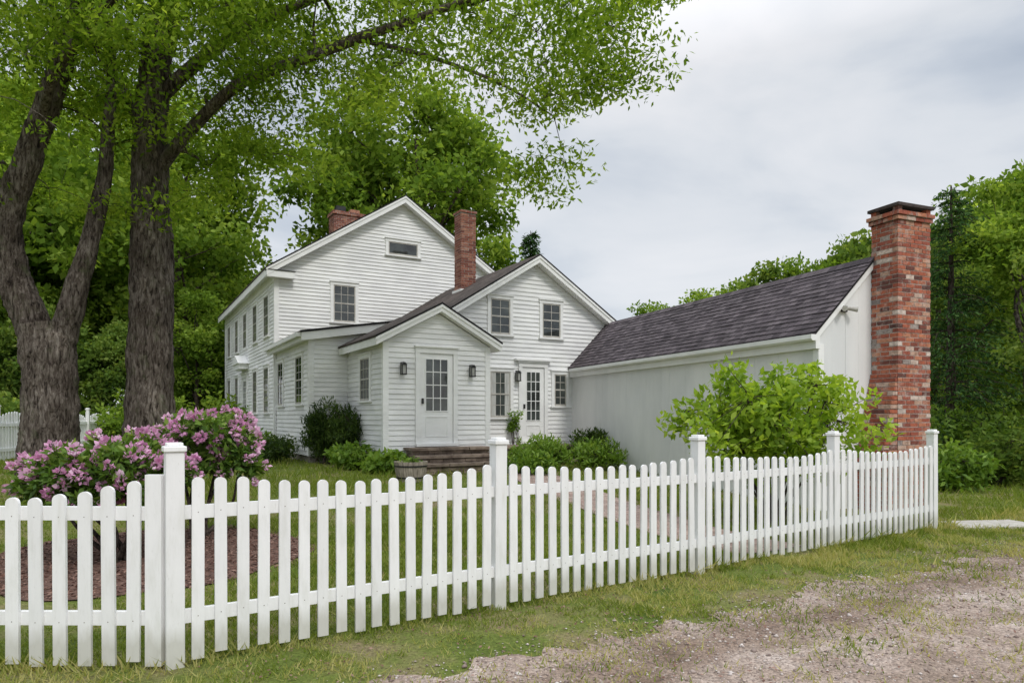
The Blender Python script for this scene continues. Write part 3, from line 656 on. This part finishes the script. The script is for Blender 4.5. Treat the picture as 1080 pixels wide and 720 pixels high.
limbs2=[([(-6.95,13,.0),(-6.92,13,.8),(-6.88,13,2.2),(-6.86,13,3.6),(-6.86,13,4.7),(-6.9,13,6.0),(-6.88,13,7.4),(-6.7,13,9.0),(-6.5,13,10.8),(-6.2,13,12.8)],[.58,.44,.40,.38,.39,.33,.30,.25,.17,.07],22),
 ([(-6.8,13,6.2),(-6.0,12.8,7.0),(-4.9,12.4,7.65),(-3.4,11.9,7.9),(-1.8,11.3,8.1),(-.3,10.9,8.4),(1.0,10.6,8.8)],[.13,.11,.095,.08,.06,.045,.025],12),
 ([(-6.8,13,7.6),(-5.6,13.3,8.9),(-4.2,13.6,9.8),(-2.4,13.6,10.4)],[.14,.11,.08,.04],10),
 ([(-6.9,13,6.8),(-7.7,13.6,8),(-8.6,14.2,9.2),(-9.4,14.5,10.8)],[.13,.10,.07,.04],10),
 ([(-2.6,11.6,8.0),(-1.4,11.6,7.7),(-.2,11.5,7.2),(.7,11.4,6.6)],[.045,.035,.025,.012],8),
 ([(-4.4,12.2,7.7),(-3.2,12.6,8.5),(-1.5,12.9,9.2),(.4,12.8,9.6),(1.6,12.6,9.6)],[.07,.055,.045,.03,.02],8)]
def low2(x,y):
    px=540+720*x/y
    if px<300: return 6.1+.5*math.sin(x*3)
    return 1.58+y/720*(440-(105+30*math.sin(px*.035)))
def dens2(x,y,z):
    px=540+720*x/y; py=440-(z-1.58)*720/y
    lim=690-.75*max(0,py)+30*math.sin(py*.09)
    if px>lim: return 0
    return .8 if py<70 else .5
c2=canopy(350,(-9.5,2.7),(9.8,14.5),low2,12.0,dens2)
for (x,y,z) in ((1.55,10.8,6.75),(1.3,10.8,7.1),(1.0,11,6.9),(.6,11.3,6.4),(.9,11.3,6.1),(.2,11.5,7.0),(-3.0,12,6.8),(-4.0,12.3,6.2),(-4.6,12.5,6.6),(-5.3,12.6,6.1),(1.9,10.8,7.6),(2.1,10.9,8.1),(.5,11.4,5.7),(-6.2,12.4,5.6),(-7.8,12.4,5.6),(-9.2,12,5.4)):
    for q in range(2): c2.append(np.array([x,y,z])+rng.normal(size=3)*.22)
big_tree('locust_tree',t2,limbs2,c2,2)
# ------------------------------------------------------------------ trees behind
make_tree('maple_tree',(-5.0,39,.4),20.5,(7.9,6,7.2),12.8,170,1.3,170,.36,'leafbg',tr_r=.5,seed=5,nl=15)
make_tree('maple_tree',(-18.0,36,.4),20,(5.0,5.0,7.6),11.4,110,1.25,170,.34,'leafbg',tr_r=.4,seed=6)
make_tree('oak_tree',(18.6,24,.2),10.6,(3.0,3.2,4.4),6.4,85,.75,180,.2,'leafbg',tr_r=.24,seed=8)
make_tree('oak_tree',(14.6,23,.2),7.6,(2.4,2.6,3.2),4.6,60,.65,180,.18,'leafbg2',tr_r=.18,seed=9)
make_tree('birch_tree',(13.2,17.2,.15),7.4,(1.5,1.5,2.0),5.3,40,.42,150,.14,'leafbg',bark='bark',tr_r=.13,seed=12,nl=7)
make_tree('birch_tree',(12.3,14.9,.15),5.2,(1.3,1.2,1.5),3.7,34,.38,150,.12,'leafbg2',bark='bark',tr_r=.09,seed=13,nl=7)
far=empty('distant_trees',(0,60,.4)); protos=[]
for i,(h,cr,cz,m) in enumerate(((16,(5.2,5.2,6.8),8.8,'leafbg'),(14,(4.8,4.8,6.2),7.4,'leafbg2'),(18,(5.6,5.6,7.8),9.8,'leafbg'))):
    tmp=empty('tmp'); _,wo,lo=make_tree('x',(0,0,0),h,cr,cz,110,1.3,130,.45,m,tr_r=.3,seed=30+i,obj_parent=tmp)
    protos.append((wo.data,lo.data)); bpy.data.objects.remove(wo); bpy.data.objects.remove(lo); bpy.data.objects.remove(tmp)
rs_=random.Random(5); cnt=0
def put(x,y,s,k=None,sz=1):
    global cnt
    k=rs_.randrange(3) if k is None else k; a=rs_.uniform(0,6.28)
    for d,nm in zip(protos[k],('trunk','crown')):
        o=bpy.data.objects.new('%s_%d'%(nm,cnt),d); scene.collection.objects.link(o); o.location=(x,y,.1); o.rotation_euler=(0,0,a); o.scale=(s,s,s*sz); parent_to(o,far)
    cnt+=1
for (x,y,s) in ((-25,31,.95),(-31,36,1.1),(-25,41,1.15),(-35,44,1.4),(-20,45,1.0),(-42,52,1.5),(-29,54,1.4),(-22,27,.55),(-27,25,.6),(-33,30,.8),(-15,32.5,.42),(-17,29,.38),(-19.5,28,.42),(-22,33,.5),(-13,36,.5),(-9,50,.6),(-14.5,44,.7)): put(x,y,s)
TH=(15.6,13.6,17.6)
for i in range(15):
    x=8+i*2.9; px=540+720*x/66; ty=342-(px-650)*.30+rs_.uniform(-9,9)
    want=1.58+(440-ty)*66/720; k=rs_.randrange(3); put(x,66+rs_.uniform(-2,2),want/TH[k],k)
for x in range(-76,100,11): put(x+rs_.uniform(-2,2),88+rs_.uniform(-6,6),.72)
for (x,y,s) in ((24,30,.62),(29,37,.85),(23,34,.5),(18,28,.36),(35,44,.9),(27,25,.5),(16.5,33,.40),(14,30,.30)): put(x,y,s)
def conifer(name,base,h,rmax,seed,n=46,per=42,ls=.13):
    global rng
    rng=np.random.default_rng(seed); root=empty(name,base); W=Wood(); b=np.array(base,float)
    W.tube([b+np.array([0,0,h*i/8]) for i in range(9)],list(np.linspace(.17,.02,9)),8,.05); P=[];D=[]
    for i in range(n):
        z=h*(.10+.9*i/n); r=rmax*(1-z/h)**.75*rng.uniform(.6,1.2)+.12
        for j in range(6):
            a=rng.uniform(0,6.28); e=b+np.array([r*math.cos(a),r*math.sin(a),z-r*.22]); s=b+np.array([0,0,z]); 
            pts=twig(W,s,e,.02,.005,3,.12,3)
            m=int(per*(.4+r)); t=rng.uniform(.15,1,m)[:,None]; pp=s*(1-t)+e*t+rng.normal(size=(m,3))*np.array([.13,.13,.07])*(.5+r*.5); pp[:,2]+=.12*r*np.sin(math.pi*t[:,0]); P.append(pp)
            D.append(np.tile((e-s)/np.linalg.norm(e-s),(m,1))+rng.normal(size=(m,3))*.7+np.array([0,0,-.3]))
    P=np.concatenate(P); D=np.concatenate(D); W.build('trunk_and_limbs','bark2',root); leaves('needles',P,ls,'needle',root,dirs=D,asp=.28)
conifer('hemlock_tree',(11.9,18.5,.15),7.7,2.0,3,n=30)
conifer('spruce_tree',(1.2,44,.4),13.2,2.9,4,n=44,per=30,ls=.28)
# ------------------------------------------------------------------ shrubs
rng=np.random.default_rng(77)
def rhodo(name,base,lobes,seed):
    global rng
    rng=np.random.default_rng(seed); root=empty(name,base); W=Wood(); LP=[];LD=[];LT=[];FP=[];FDr=[];FT=[]
    b=np.array(base,float)
    for (c,r) in lobes:
        r=r*.92
        c=np.array(c,float); mid=(b+c)/2+np.array([rng.normal()*.1,rng.normal()*.1,-.1]); W.tube(spline([b+rng.normal(size=3)*.05*np.array([1,1,0]),mid,c-np.array([0,0,r*.4])],5),list(np.linspace(.03,.010,11)),6,.08)
        n=int(210*r*r/.2)
        for i in range(n):
            d=rng.normal(size=3); d[2]=abs(d[2])*1.1-.45; d/=np.linalg.norm(d); rr=r*(.66+.5*rng.random()); p=c+d*rr*np.array([1,1,.8])
            W.tube([c+d*r*.2,p],[.006,.004],3)
            k=10; dirs=d*.5+rng.normal(size=(k,3))*.8; dirs[:,2]-=.1
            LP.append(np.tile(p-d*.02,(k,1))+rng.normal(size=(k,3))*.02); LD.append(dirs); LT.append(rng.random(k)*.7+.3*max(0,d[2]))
            if rng.random()<(.46 if d[2]>-.05 else .25) and rr>r*.8:
                m=26; q=rng.normal(size=(m,3)); q/=np.linalg.norm(q,axis=1)[:,None]; q=q+d*.7
                FP.append(p+d*.04+q*.035*rng.uniform(.7,1.2)); FDr.append(q+rng.normal(size=(m,3))*.3); tt=rng.random(); FT.append(.5*tt+.5*rng.random(m))
    W.build('stems','bark2',root)
    leaves('leaves',np.concatenate(LP),.110,'leafrhodo',root,np.concatenate(LT),asp=.36,dirs=np.concatenate(LD))
    leaves('flowers',np.concatenate(FP),.046,'petal',root,np.concatenate(FT),asp=.9,dirs=np.concatenate(FDr))
by=7.2
rhodo('rhododendron',(-4.15,by,Hf(-4.15,by)),[((-4.80,7.1,.90),.32),((-4.45,6.9,.99),.33),((-4.05,7.0,1.02),.34),((-3.75,7.3,.97),.30),((-4.5,7.5,1.08),.32),((-4.95,7.4,.82),.26),((-4.1,7.5,1.13),.30),((-4.3,6.85,.76),.25),((-3.9,6.9,.80),.22)],1)
rhodo('rhododendron',(-3.8,8.3,Hf(-3.8,8.3)),[((-4.05,8.3,1.20),.36),((-3.7,8.2,1.34),.34),((-4.1,8.6,1.36),.30),((-3.45,8.35,1.18),.32),((-3.65,8.6,1.40),.32),((-3.33,8.3,.98),.25),((-3.75,8.1,1.0),.26)],2)
def shrub(name,c,r,ncl,clr,per,ls,mat,asp=.5,bias=(0,0,.2),seed=1,stems=8,clip=True,flat=.8,bark='bark2'):
    global rng
    rng=np.random.default_rng(seed); c=np.array(c,float); r=np.array(r,float); gb=np.array([c[0],c[1],Hf(c[0],c[1])]); root=empty(name,tuple(gb)); W=Wood(); cen=[]
    hubs=[]
    for i in range(stems):
        a=rng.uniform(0,6.28); d=np.array([math.cos(a)*.5,math.sin(a)*.5,rng.uniform(.0,.6)]); e=c+d*r; W.tube(spline([gb+rng.normal(size=3)*np.array([.08,.08,0]),(gb+e)/2+rng.normal(size=3)*.05,e],4),list(np.linspace(.022,.008,9)),5); hubs.append(e)
    hubs=np.array(hubs)
    while len(cen)<ncl:
        d=rng.normal(size=3); d/=np.linalg.norm(d); f=.8+.28*math.sin(d[0]*5+seed)*math.cos(d[1]*4)+.12*rng.normal(); p=c+d*r*f*(rng.random()**.35)
        if p[2]<gb[2]+.05: continue
        if clip and float(fdist(p[0],p[1]))<.22 : continue
        cen.append(p); j=np.argmin(np.linalg.norm(hubs-p,axis=1)); W.tube([hubs[j],p],[.008,.004],3)
    pts,tone=clump_leaves(cen,clr,per,flat); 
    if clip: ok=fdist(pts[:,0],pts[:,1])>.12; pts,tone=pts[ok],tone[ok]
    ok=pts[:,2]>H(pts[:,0],pts[:,1])+.01; pts,tone=pts[ok],tone[ok]
    W.build('stems',bark,root); leaves('leaves',pts,ls,mat,root,tone,asp=asp,bias=bias); return root
shrub('lilac_bush',(3.75,9.9,1.45),(1.62,1.1,1.0),230,.18,32,.12,'leafbush',asp=.5,seed=3,bias=(0,0,.15),stems=12)
hp=lambda b,a:(O[0]+.869*b-.495*a,O[1]+.495*b+.869*a)
def at_h(b,a,z): p=hp(b,a); return (p[0],p[1],z)
shrub('yew_shrub',at_h(-.35,1.9,1.25),(.42,.42,.75),70,.17,75,.11,'leafdark',asp=.25,bias=(0,0,1.6),seed=5,stems=5)
shrub('yew_shrub',at_h(-.75,2.4,1.15),(.45,.4,.75),60,.17,75,.11,'leafdark',asp=.25,bias=(0,0,1.6),seed=6,stems=5)
shrub('foundation_shrub',at_h(-.5,.7,.62),(.65,.8,.35),60,.16,45,.12,'leafplant',asp=.5,seed=7,stems=5)
shrub('hosta_plant',at_h(.0,-.35,.52),(.6,.40,.26),40,.15,45,.16,'leafplant',asp=.5,seed=8,stems=4)
shrub('foundation_shrub',at_h(-1.8,3.6,.75),(.6,.9,.4),60,.18,45,.11,'leafdark',asp=.4,seed=9,stems=5)
shrub('foundation_shrub',at_h(-2.0,6.2,.8),(.7,1.3,.45),70,.2,45,.13,'leafplant',asp=.4,seed=10,stems=5)
shrub('foundation_shrub',at_h(-2.0,10.2,.8),(.7,1.4,.5),60,.25,45,.16,'leafdark',asp=.4,seed=11,stems=5)
shrub('garden_perennial',at_h(3.6,-1.0,.65),(.8,.6,.42),60,.18,45,.15,'leafplant',asp=.28,bias=(0,0,1),seed=12,stems=5)
shrub('garden_perennial',at_h(4.9,-1.4,.6),(.8,.5,.36),60,.18,45,.13,'leafplant',asp=.28,bias=(0,0,1),seed=13,stems=5)
shrub('garden_perennial',at_h(2.9,-1.6,.5),(.5,.5,.26),36,.18,45,.12,'leafplant',asp=.4,bias=(0,0,.6),seed=14,stems=5)
shrub('garden_perennial',at_h(5.5,-.2,.8),(.5,.4,.45),40,.18,45,.14,'leafdark',asp=.3,bias=(0,0,1),seed=15,stems=5)
shrub('climbing_plant',at_h(4.12,1.28,1.35),(.16,.1,.55),14,.1,35,.09,'leafplant',asp=.4,seed=16,stems=3)
for i,(x,y,z,r) in enumerate(((9.3,14.5,.4,.6),(11.0,15.5,.6,.8),(13.6,16.5,.8,1.0),(9.8,17.0,1.0,1.0),(12.2,17.8,1.0,1.2),(14.8,18,1.1,1.3))):
    shrub('woodland_shrub',(x,y,z),(r*1.2,r,r),60,.3,50,.15,'leafbg2' if i%2 else 'leafplant',asp=.4,seed=40+i,stems=6)
for i,(x,y,z,r) in enumerate(((-14.5,26,1.0,1.6),(-17,24,1.1,1.7),(-11.5,29,1.2,1.6),(-20,25,1.2,2.0),(-10.2,25.5,.8,1.0))):
    shrub('woodland_shrub',(x,y,z),(r*1.3,r,r),90,.42,55,.22,'leafbg2' if i%2 else 'leafbg',asp=.45,seed=60+i,stems=6)
bx,byy=hp(-.08,-1.85); gz0=Hf(bx,byy); root=empty('barrel_planter',(bx,byy,gz0)); mb=MB()
for i in range(20):
    a0=2*math.pi*i/20; a1=a0+2*math.pi/20*.94
    v=[]
    for z,r in ((0,.27),(.20,.31),(.40,.34)):
        for rr in (r,r-.03):
            for a in (a0,a1): v.append((bx+rr*math.cos(a),byy+rr*math.sin(a),gz0+z))
    mb.poly(v,[(0,1,5,4),(4,5,9,8),(2,6,7,3),(6,10,11,7),(8,9,11,10),(0,4,6,2),(4,8,10,6),(1,3,7,5),(5,7,11,9)],'barrel')
add('staves',mb,root); mb=MB()
for z,r in ((.07,.288),(.30,.332)):
    n=28; v=[]
    for zz in (z,z+.03):
        for i in range(n): a=2*math.pi*i/n; v.append((bx+(r+.004)*math.cos(a),byy+(r+.004)*math.sin(a),gz0+zz))
    mb.poly(v,[(i,(i+1)%n,n+(i+1)%n,n+i) for i in range(n)],'black')
n=20; mb.poly([(bx+.29*math.cos(2*math.pi*i/n),byy+.29*math.sin(2*math.pi*i/n),gz0+.35) for i in range(n)],[tuple(range(n))],'stone'); add('hoops_and_soil',mb,root)
shrub('barrel_flowers',(bx,byy,gz0+.41),(.22,.22,.08),12,.08,20,.06,'leafplant',seed=90,stems=2)
mb=MB(); cyl(mb,(-22.0,30,0),(-22.0,30,5.6),.14,.11,'pole'); root=empty('utility_pole',(-22,30,0)); add('pole',mb,root)
mb=MB(); box(mb,Fr((-22,30),.2),-.8,.8,-.16,-.08,4.9,5.02,'pole'); add('crossarm',mb,root)
def sheet(name,poly_c,poly_w,mat,off):
    sp=spline([(a,b,0) for a,b in poly_c],10); v=[];k=7
    for i,p in enumerate(sp):
        d=sp[min(i+1,len(sp)-1)]-sp[max(i-1,0)]; d/=np.linalg.norm(d); n_=np.array([-d[1],d[0]])
        for j in range(k):
            w=poly_w*(j/(k-1)-.5); x=p[0]+n_[0]*w; y=p[1]+n_[1]*w; v.append((x,y,Hf(x,y)+off))
    f=[(i*k+j,i*k+j+1,(i+1)*k+j+1,(i+1)*k+j) for i in range(len(sp)-1) for j in range(k-1)]
    return np_mesh(name,np.array(v),np.array(f),mat,smooth=True),sp
def paver_mat():
    m,nt,b=newmat('paver_brick'); tc=nt.nodes.new('ShaderNodeTexCoord'); br=nt.nodes.new('ShaderNodeTexBrick'); nt.links.new(tc.outputs['Object'],br.inputs['Vector'])
    br.inputs['Color1'].default_value=(.28,.19,.16,1); br.inputs['Color2'].default_value=(.37,.28,.24,1); br.inputs['Mortar'].default_value=(.16,.14,.11,1); br.inputs['Scale'].default_value=1
    br.inputs['Brick Width'].default_value=.21; br.inputs['Row Height'].default_value=.105; br.inputs['Mortar Size'].default_value=.006
    n=noise(nt,4,6); r=ramp(nt,[(.3,(.7,.7,.7)),(.7,(1.2,1.2,1.2))]); nt.links.new(n.outputs[0],r.inputs[0]); c=mixc(nt,br.outputs[0],r.outputs[0],1,'MULTIPLY'); nt.links.new(c,b.inputs['Base Color']); b.inputs['Roughness'].default_value=.95; return m
M['paver']=paver_mat()
wk=[(.4,15.3),(.9,13.5),(1.6,11.3),(2.4,9.3),(3.1,8.1)]
_,wsp=sheet('brick_walkway',wk,1.15,'paver',.014)
mb=MB(); sf=Fr((6.95,10.1),.15); box(mb,sf,-.55,.75,-.30,.30,-.1,Hf(6.95,10.1)+.03,'concrete'); o=add('concrete_slab',mb); bv=o.modifiers.new('b','BEVEL'); bv.width=.012; bv.segments=2
rng=np.random.default_rng(5)
mc=np.array([-3.95,7.4]); mr=np.array([1.65,1.5])
def in_mulch(x,y): q=np.hypot((x-mc[0])/mr[0],(y-mc[1])/mr[1]); return q<1+.18*(vnoise(x*2,y*2)-.5)
M['mulch']=simple('mulch_soil',(.06,.034,.027),(.18,.105,.08),25,1,.8,.02)
nseg=48; rings=[0,.3,.6,.85,1.0]; v=[]; 
for r_i in rings:
    for i in range(nseg): a=2*math.pi*i/nseg; rr=r_i*(1+.06*math.sin(3*a)+.04*math.sin(7*a)); x=mc[0]+mr[0]*rr*math.cos(a); y=mc[1]+mr[1]*rr*math.sin(a); v.append((x,y,Hf(x,y)+.012))
f=[(k*nseg+i,k*nseg+(i+1)%nseg,(k+1)*nseg+(i+1)%nseg,(k+1)*nseg+i) for k in range(len(rings)-1) for i in range(nseg)]
np_mesh('mulch_bed',np.array(v),np.array(f),'mulch',smooth=True)
n=9000; x=rng.uniform(-5.8,-2.2,n); y=rng.uniform(5.7,9.0,n); ok=in_mulch(x,y); x,y=x[ok],y[ok]
leaves('mulch_chips',np.stack([x,y,H(x,y)+.018],-1),.045,'mulchchip',None,asp=.35,nbias=(0,0,1.5),dirs=rng.normal(size=(len(x),3))*np.array([1,1,.25]))
# ------------------------------------------------------------------ grass
wsp_=np.array([p[:2] for p in wsp])
def grass():
    X=[];Y=[];S=[]
    def zone(n,x0,x1,y0,y1,hs):
        x=rng.uniform(x0,x1,n); y=rng.uniform(y0,y1,n)
        t=(x-P1[0])*fd[0]+(y-P1[1])*fd[1]; off=(x-P1[0])*fn[0]+(y-P1[1])*fn[1]; e=edge_off(t)
        patch=vnoise(x*1.3+3,y*1.3+1)*.45+vnoise(x*4,y*4)*.35+vnoise(x*11,y*11)*.2
        keep=(off>e-.02)|((rng.random(n)<np.clip(.7*np.exp((off-e)*1.9),0,1)*(vnoise(x*3.2+7,y*3.2)*.6+vnoise(x*9,y*9)*.4>.42)))|((off<e)&(patch>.57)&(rng.random(n)<np.clip((patch-.55)*4,0,.45)))
        verge=(off<-.15)&(off>e); worn=vnoise(x*2.3+2,y*2.3+5)*.5+vnoise(x*7,y*7+3)*.5
        keep&=~(verge&(worn+.30*(off/e)>.64)&(rng.random(n)<.85))
        keep&=~in_mulch(x,y)
        lx=(x-O[0]); ly=(y-O[1]); hb=lx*.869+ly*.495; ha=-lx*.495+ly*.869
        keep&=~((hb>-1)&(hb<7.5)&(ha>-.2))
        bx_=(x-AO[0])*.926+(y-AO[1])*.378; ba=-(x-AO[0])*.378+(y-AO[1])*.926
        keep&=~((bx_>0)&(bx_<2.9)&(ba>-.5)&(ba<11))
        dist=np.min(np.hypot(x[:,None]-wsp_[None,::3,0],y[:,None]-wsp_[None,::3,1]),axis=1); keep&=dist>.55+.08*rng.random(n)
        keep&=~((np.abs(x-7.05)<.62)&(np.abs(y-10.1)<.28))
        keep&=(np.abs(x)<y*.80+.6)&(y>2.2)
        keep&=rng.random(n)<np.clip(.30+.95*vnoise(x*1.6,y*1.6),0,1)
        x,y=x[keep],y[keep]; X.append(x);Y.append(y);S.append(np.full(len(x),hs)*(.6+.8*vnoise(x*.8+4,y*.8)))
    zone(210000,-3.6,8,2.6,9.5,.040)
    zone(110000,-9,12,7,13,.06)
    zone(90000,-16,16,12,26,.11)
    x=np.concatenate(X);y=np.concatenate(Y);s=np.concatenate(S); n=len(x)
    fo_=np.abs(fdist(x,y)); s=s*(1+1.2*np.exp(-(fo_/.09)**2)*(vnoise(x*3,y*3)>.35))
    s=s*rng.uniform(.5,1.4,n); z=H(x,y)+.004; a=rng.uniform(0,6.28,n); w=.07*s+.0022; lx=rng.normal(size=n)*s*.6; ly=rng.normal(size=n)*s*.6
    p=np.stack([x,y,z],-1); side=np.stack([np.cos(a)*w,np.sin(a)*w,0*a],-1); tip=p+np.stack([lx,ly,s],-1)
    v=np.stack([p-side,p+side,tip],1).reshape(-1,3); f=np.arange(3*n).reshape(-1,3)
    dry=vnoise(x*1.3+11,y*1.3)*.5+vnoise(x*4,y*4)*.5; out=(fdist(x,y)<0)
    tone=rng.random(n)*.40+.36*dry+out*.30*(dry>.45)+ (rng.random(n)<.10+.2*out)*.4
    np_mesh('grass',v,f,'grass',tone=np.clip(tone,0,1))
    print('grass',n)
grass()
n=5000; t=rng.uniform(-1,13,n); off=rng.uniform(-3.2,-.05,n); x=P1[0]+t*fd[0]+off*fn[0]; y=P1[1]+t*fd[1]+off*fn[1]
leaves('fallen_leaf_litter',np.stack([x,y,H(x,y)+.02],-1),.024,'mulchchip',None,tone=rng.uniform(.3,1,n),asp=.5,dirs=rng.normal(size=(n,3))*np.array([1,1,.2]),nbias=(0,0,2))
# ------------------------------------------------------------------ world, sun, camera
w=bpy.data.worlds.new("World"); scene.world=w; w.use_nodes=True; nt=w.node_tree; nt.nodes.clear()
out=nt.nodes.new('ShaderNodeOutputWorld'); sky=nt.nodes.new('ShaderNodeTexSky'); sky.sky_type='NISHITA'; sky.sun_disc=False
sun_el,sun_az=R(50),R(150)
sky.sun_elevation=sun_el; sky.sun_rotation=sun_az
b1=nt.nodes.new('ShaderNodeBackground'); b1.inputs[1].default_value=.12; nt.links.new(sky.outputs[0],b1.inputs[0])
tc=nt.nodes.new('ShaderNodeTexCoord'); mp=nt.nodes.new('ShaderNodeMapping'); mp.inputs['Scale'].default_value=(1,1,2.2); mp.inputs['Location'].default_value=(.4,.1,.2); nt.links.new(tc.outputs['Generated'],mp.inputs[0])
n1=nt.nodes.new('ShaderNodeTexNoise'); n1.inputs['Scale'].default_value=2.6; n1.inputs['Detail'].default_value=6; n1.inputs['Roughness'].default_value=.5; n1.inputs['Distortion'].default_value=.35; nt.links.new(mp.outputs[0],n1.inputs['Vector'])
cr_=ramp(nt,[(.30,(.50,.56,.65)),(.43,(.65,.70,.77)),(.53,(.80,.83,.87)),(.70,(.95,.95,.97))]); nt.links.new(n1.outputs[0],cr_.inputs[0])
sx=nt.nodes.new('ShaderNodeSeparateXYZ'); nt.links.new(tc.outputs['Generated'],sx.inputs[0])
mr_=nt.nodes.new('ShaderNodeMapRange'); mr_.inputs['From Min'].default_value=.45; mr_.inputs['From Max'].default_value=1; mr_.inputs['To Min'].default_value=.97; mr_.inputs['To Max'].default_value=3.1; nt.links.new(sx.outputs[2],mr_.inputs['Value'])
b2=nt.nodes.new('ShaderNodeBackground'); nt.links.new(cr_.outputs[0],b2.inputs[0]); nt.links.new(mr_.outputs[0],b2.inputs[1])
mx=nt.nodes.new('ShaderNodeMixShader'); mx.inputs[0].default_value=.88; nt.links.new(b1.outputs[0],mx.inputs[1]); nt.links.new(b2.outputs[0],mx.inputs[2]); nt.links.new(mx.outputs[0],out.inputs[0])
L=bpy.data.lights.new('sun','SUN'); L.energy=1.5; L.angle=R(12); L.color=(1,.96,.9); so=bpy.data.objects.new('sun',L); scene.collection.objects.link(so)
dirv=Vector((math.sin(sun_az)*math.cos(sun_el),math.cos(sun_az)*math.cos(sun_el),math.sin(sun_el))); so.rotation_euler=dirv.to_track_quat('Z','Y').to_euler(); so.location=(0,-5,20)
cam=bpy.data.cameras.new('camera'); co=bpy.data.objects.new('camera',cam); scene.collection.objects.link(co); co.location=(0,0,1.58); co.rotation_euler=(R(90),0,0)
cam.lens=24; cam.sensor_width=36; cam.shift_y=80/1080; cam.clip_end=2000; cam.clip_start=.05; scene.camera=co
scene.view_settings.view_transform='Standard'; scene.view_settings.look='None'; scene.view_settings.exposure=0; scene.view_settings.gamma=1
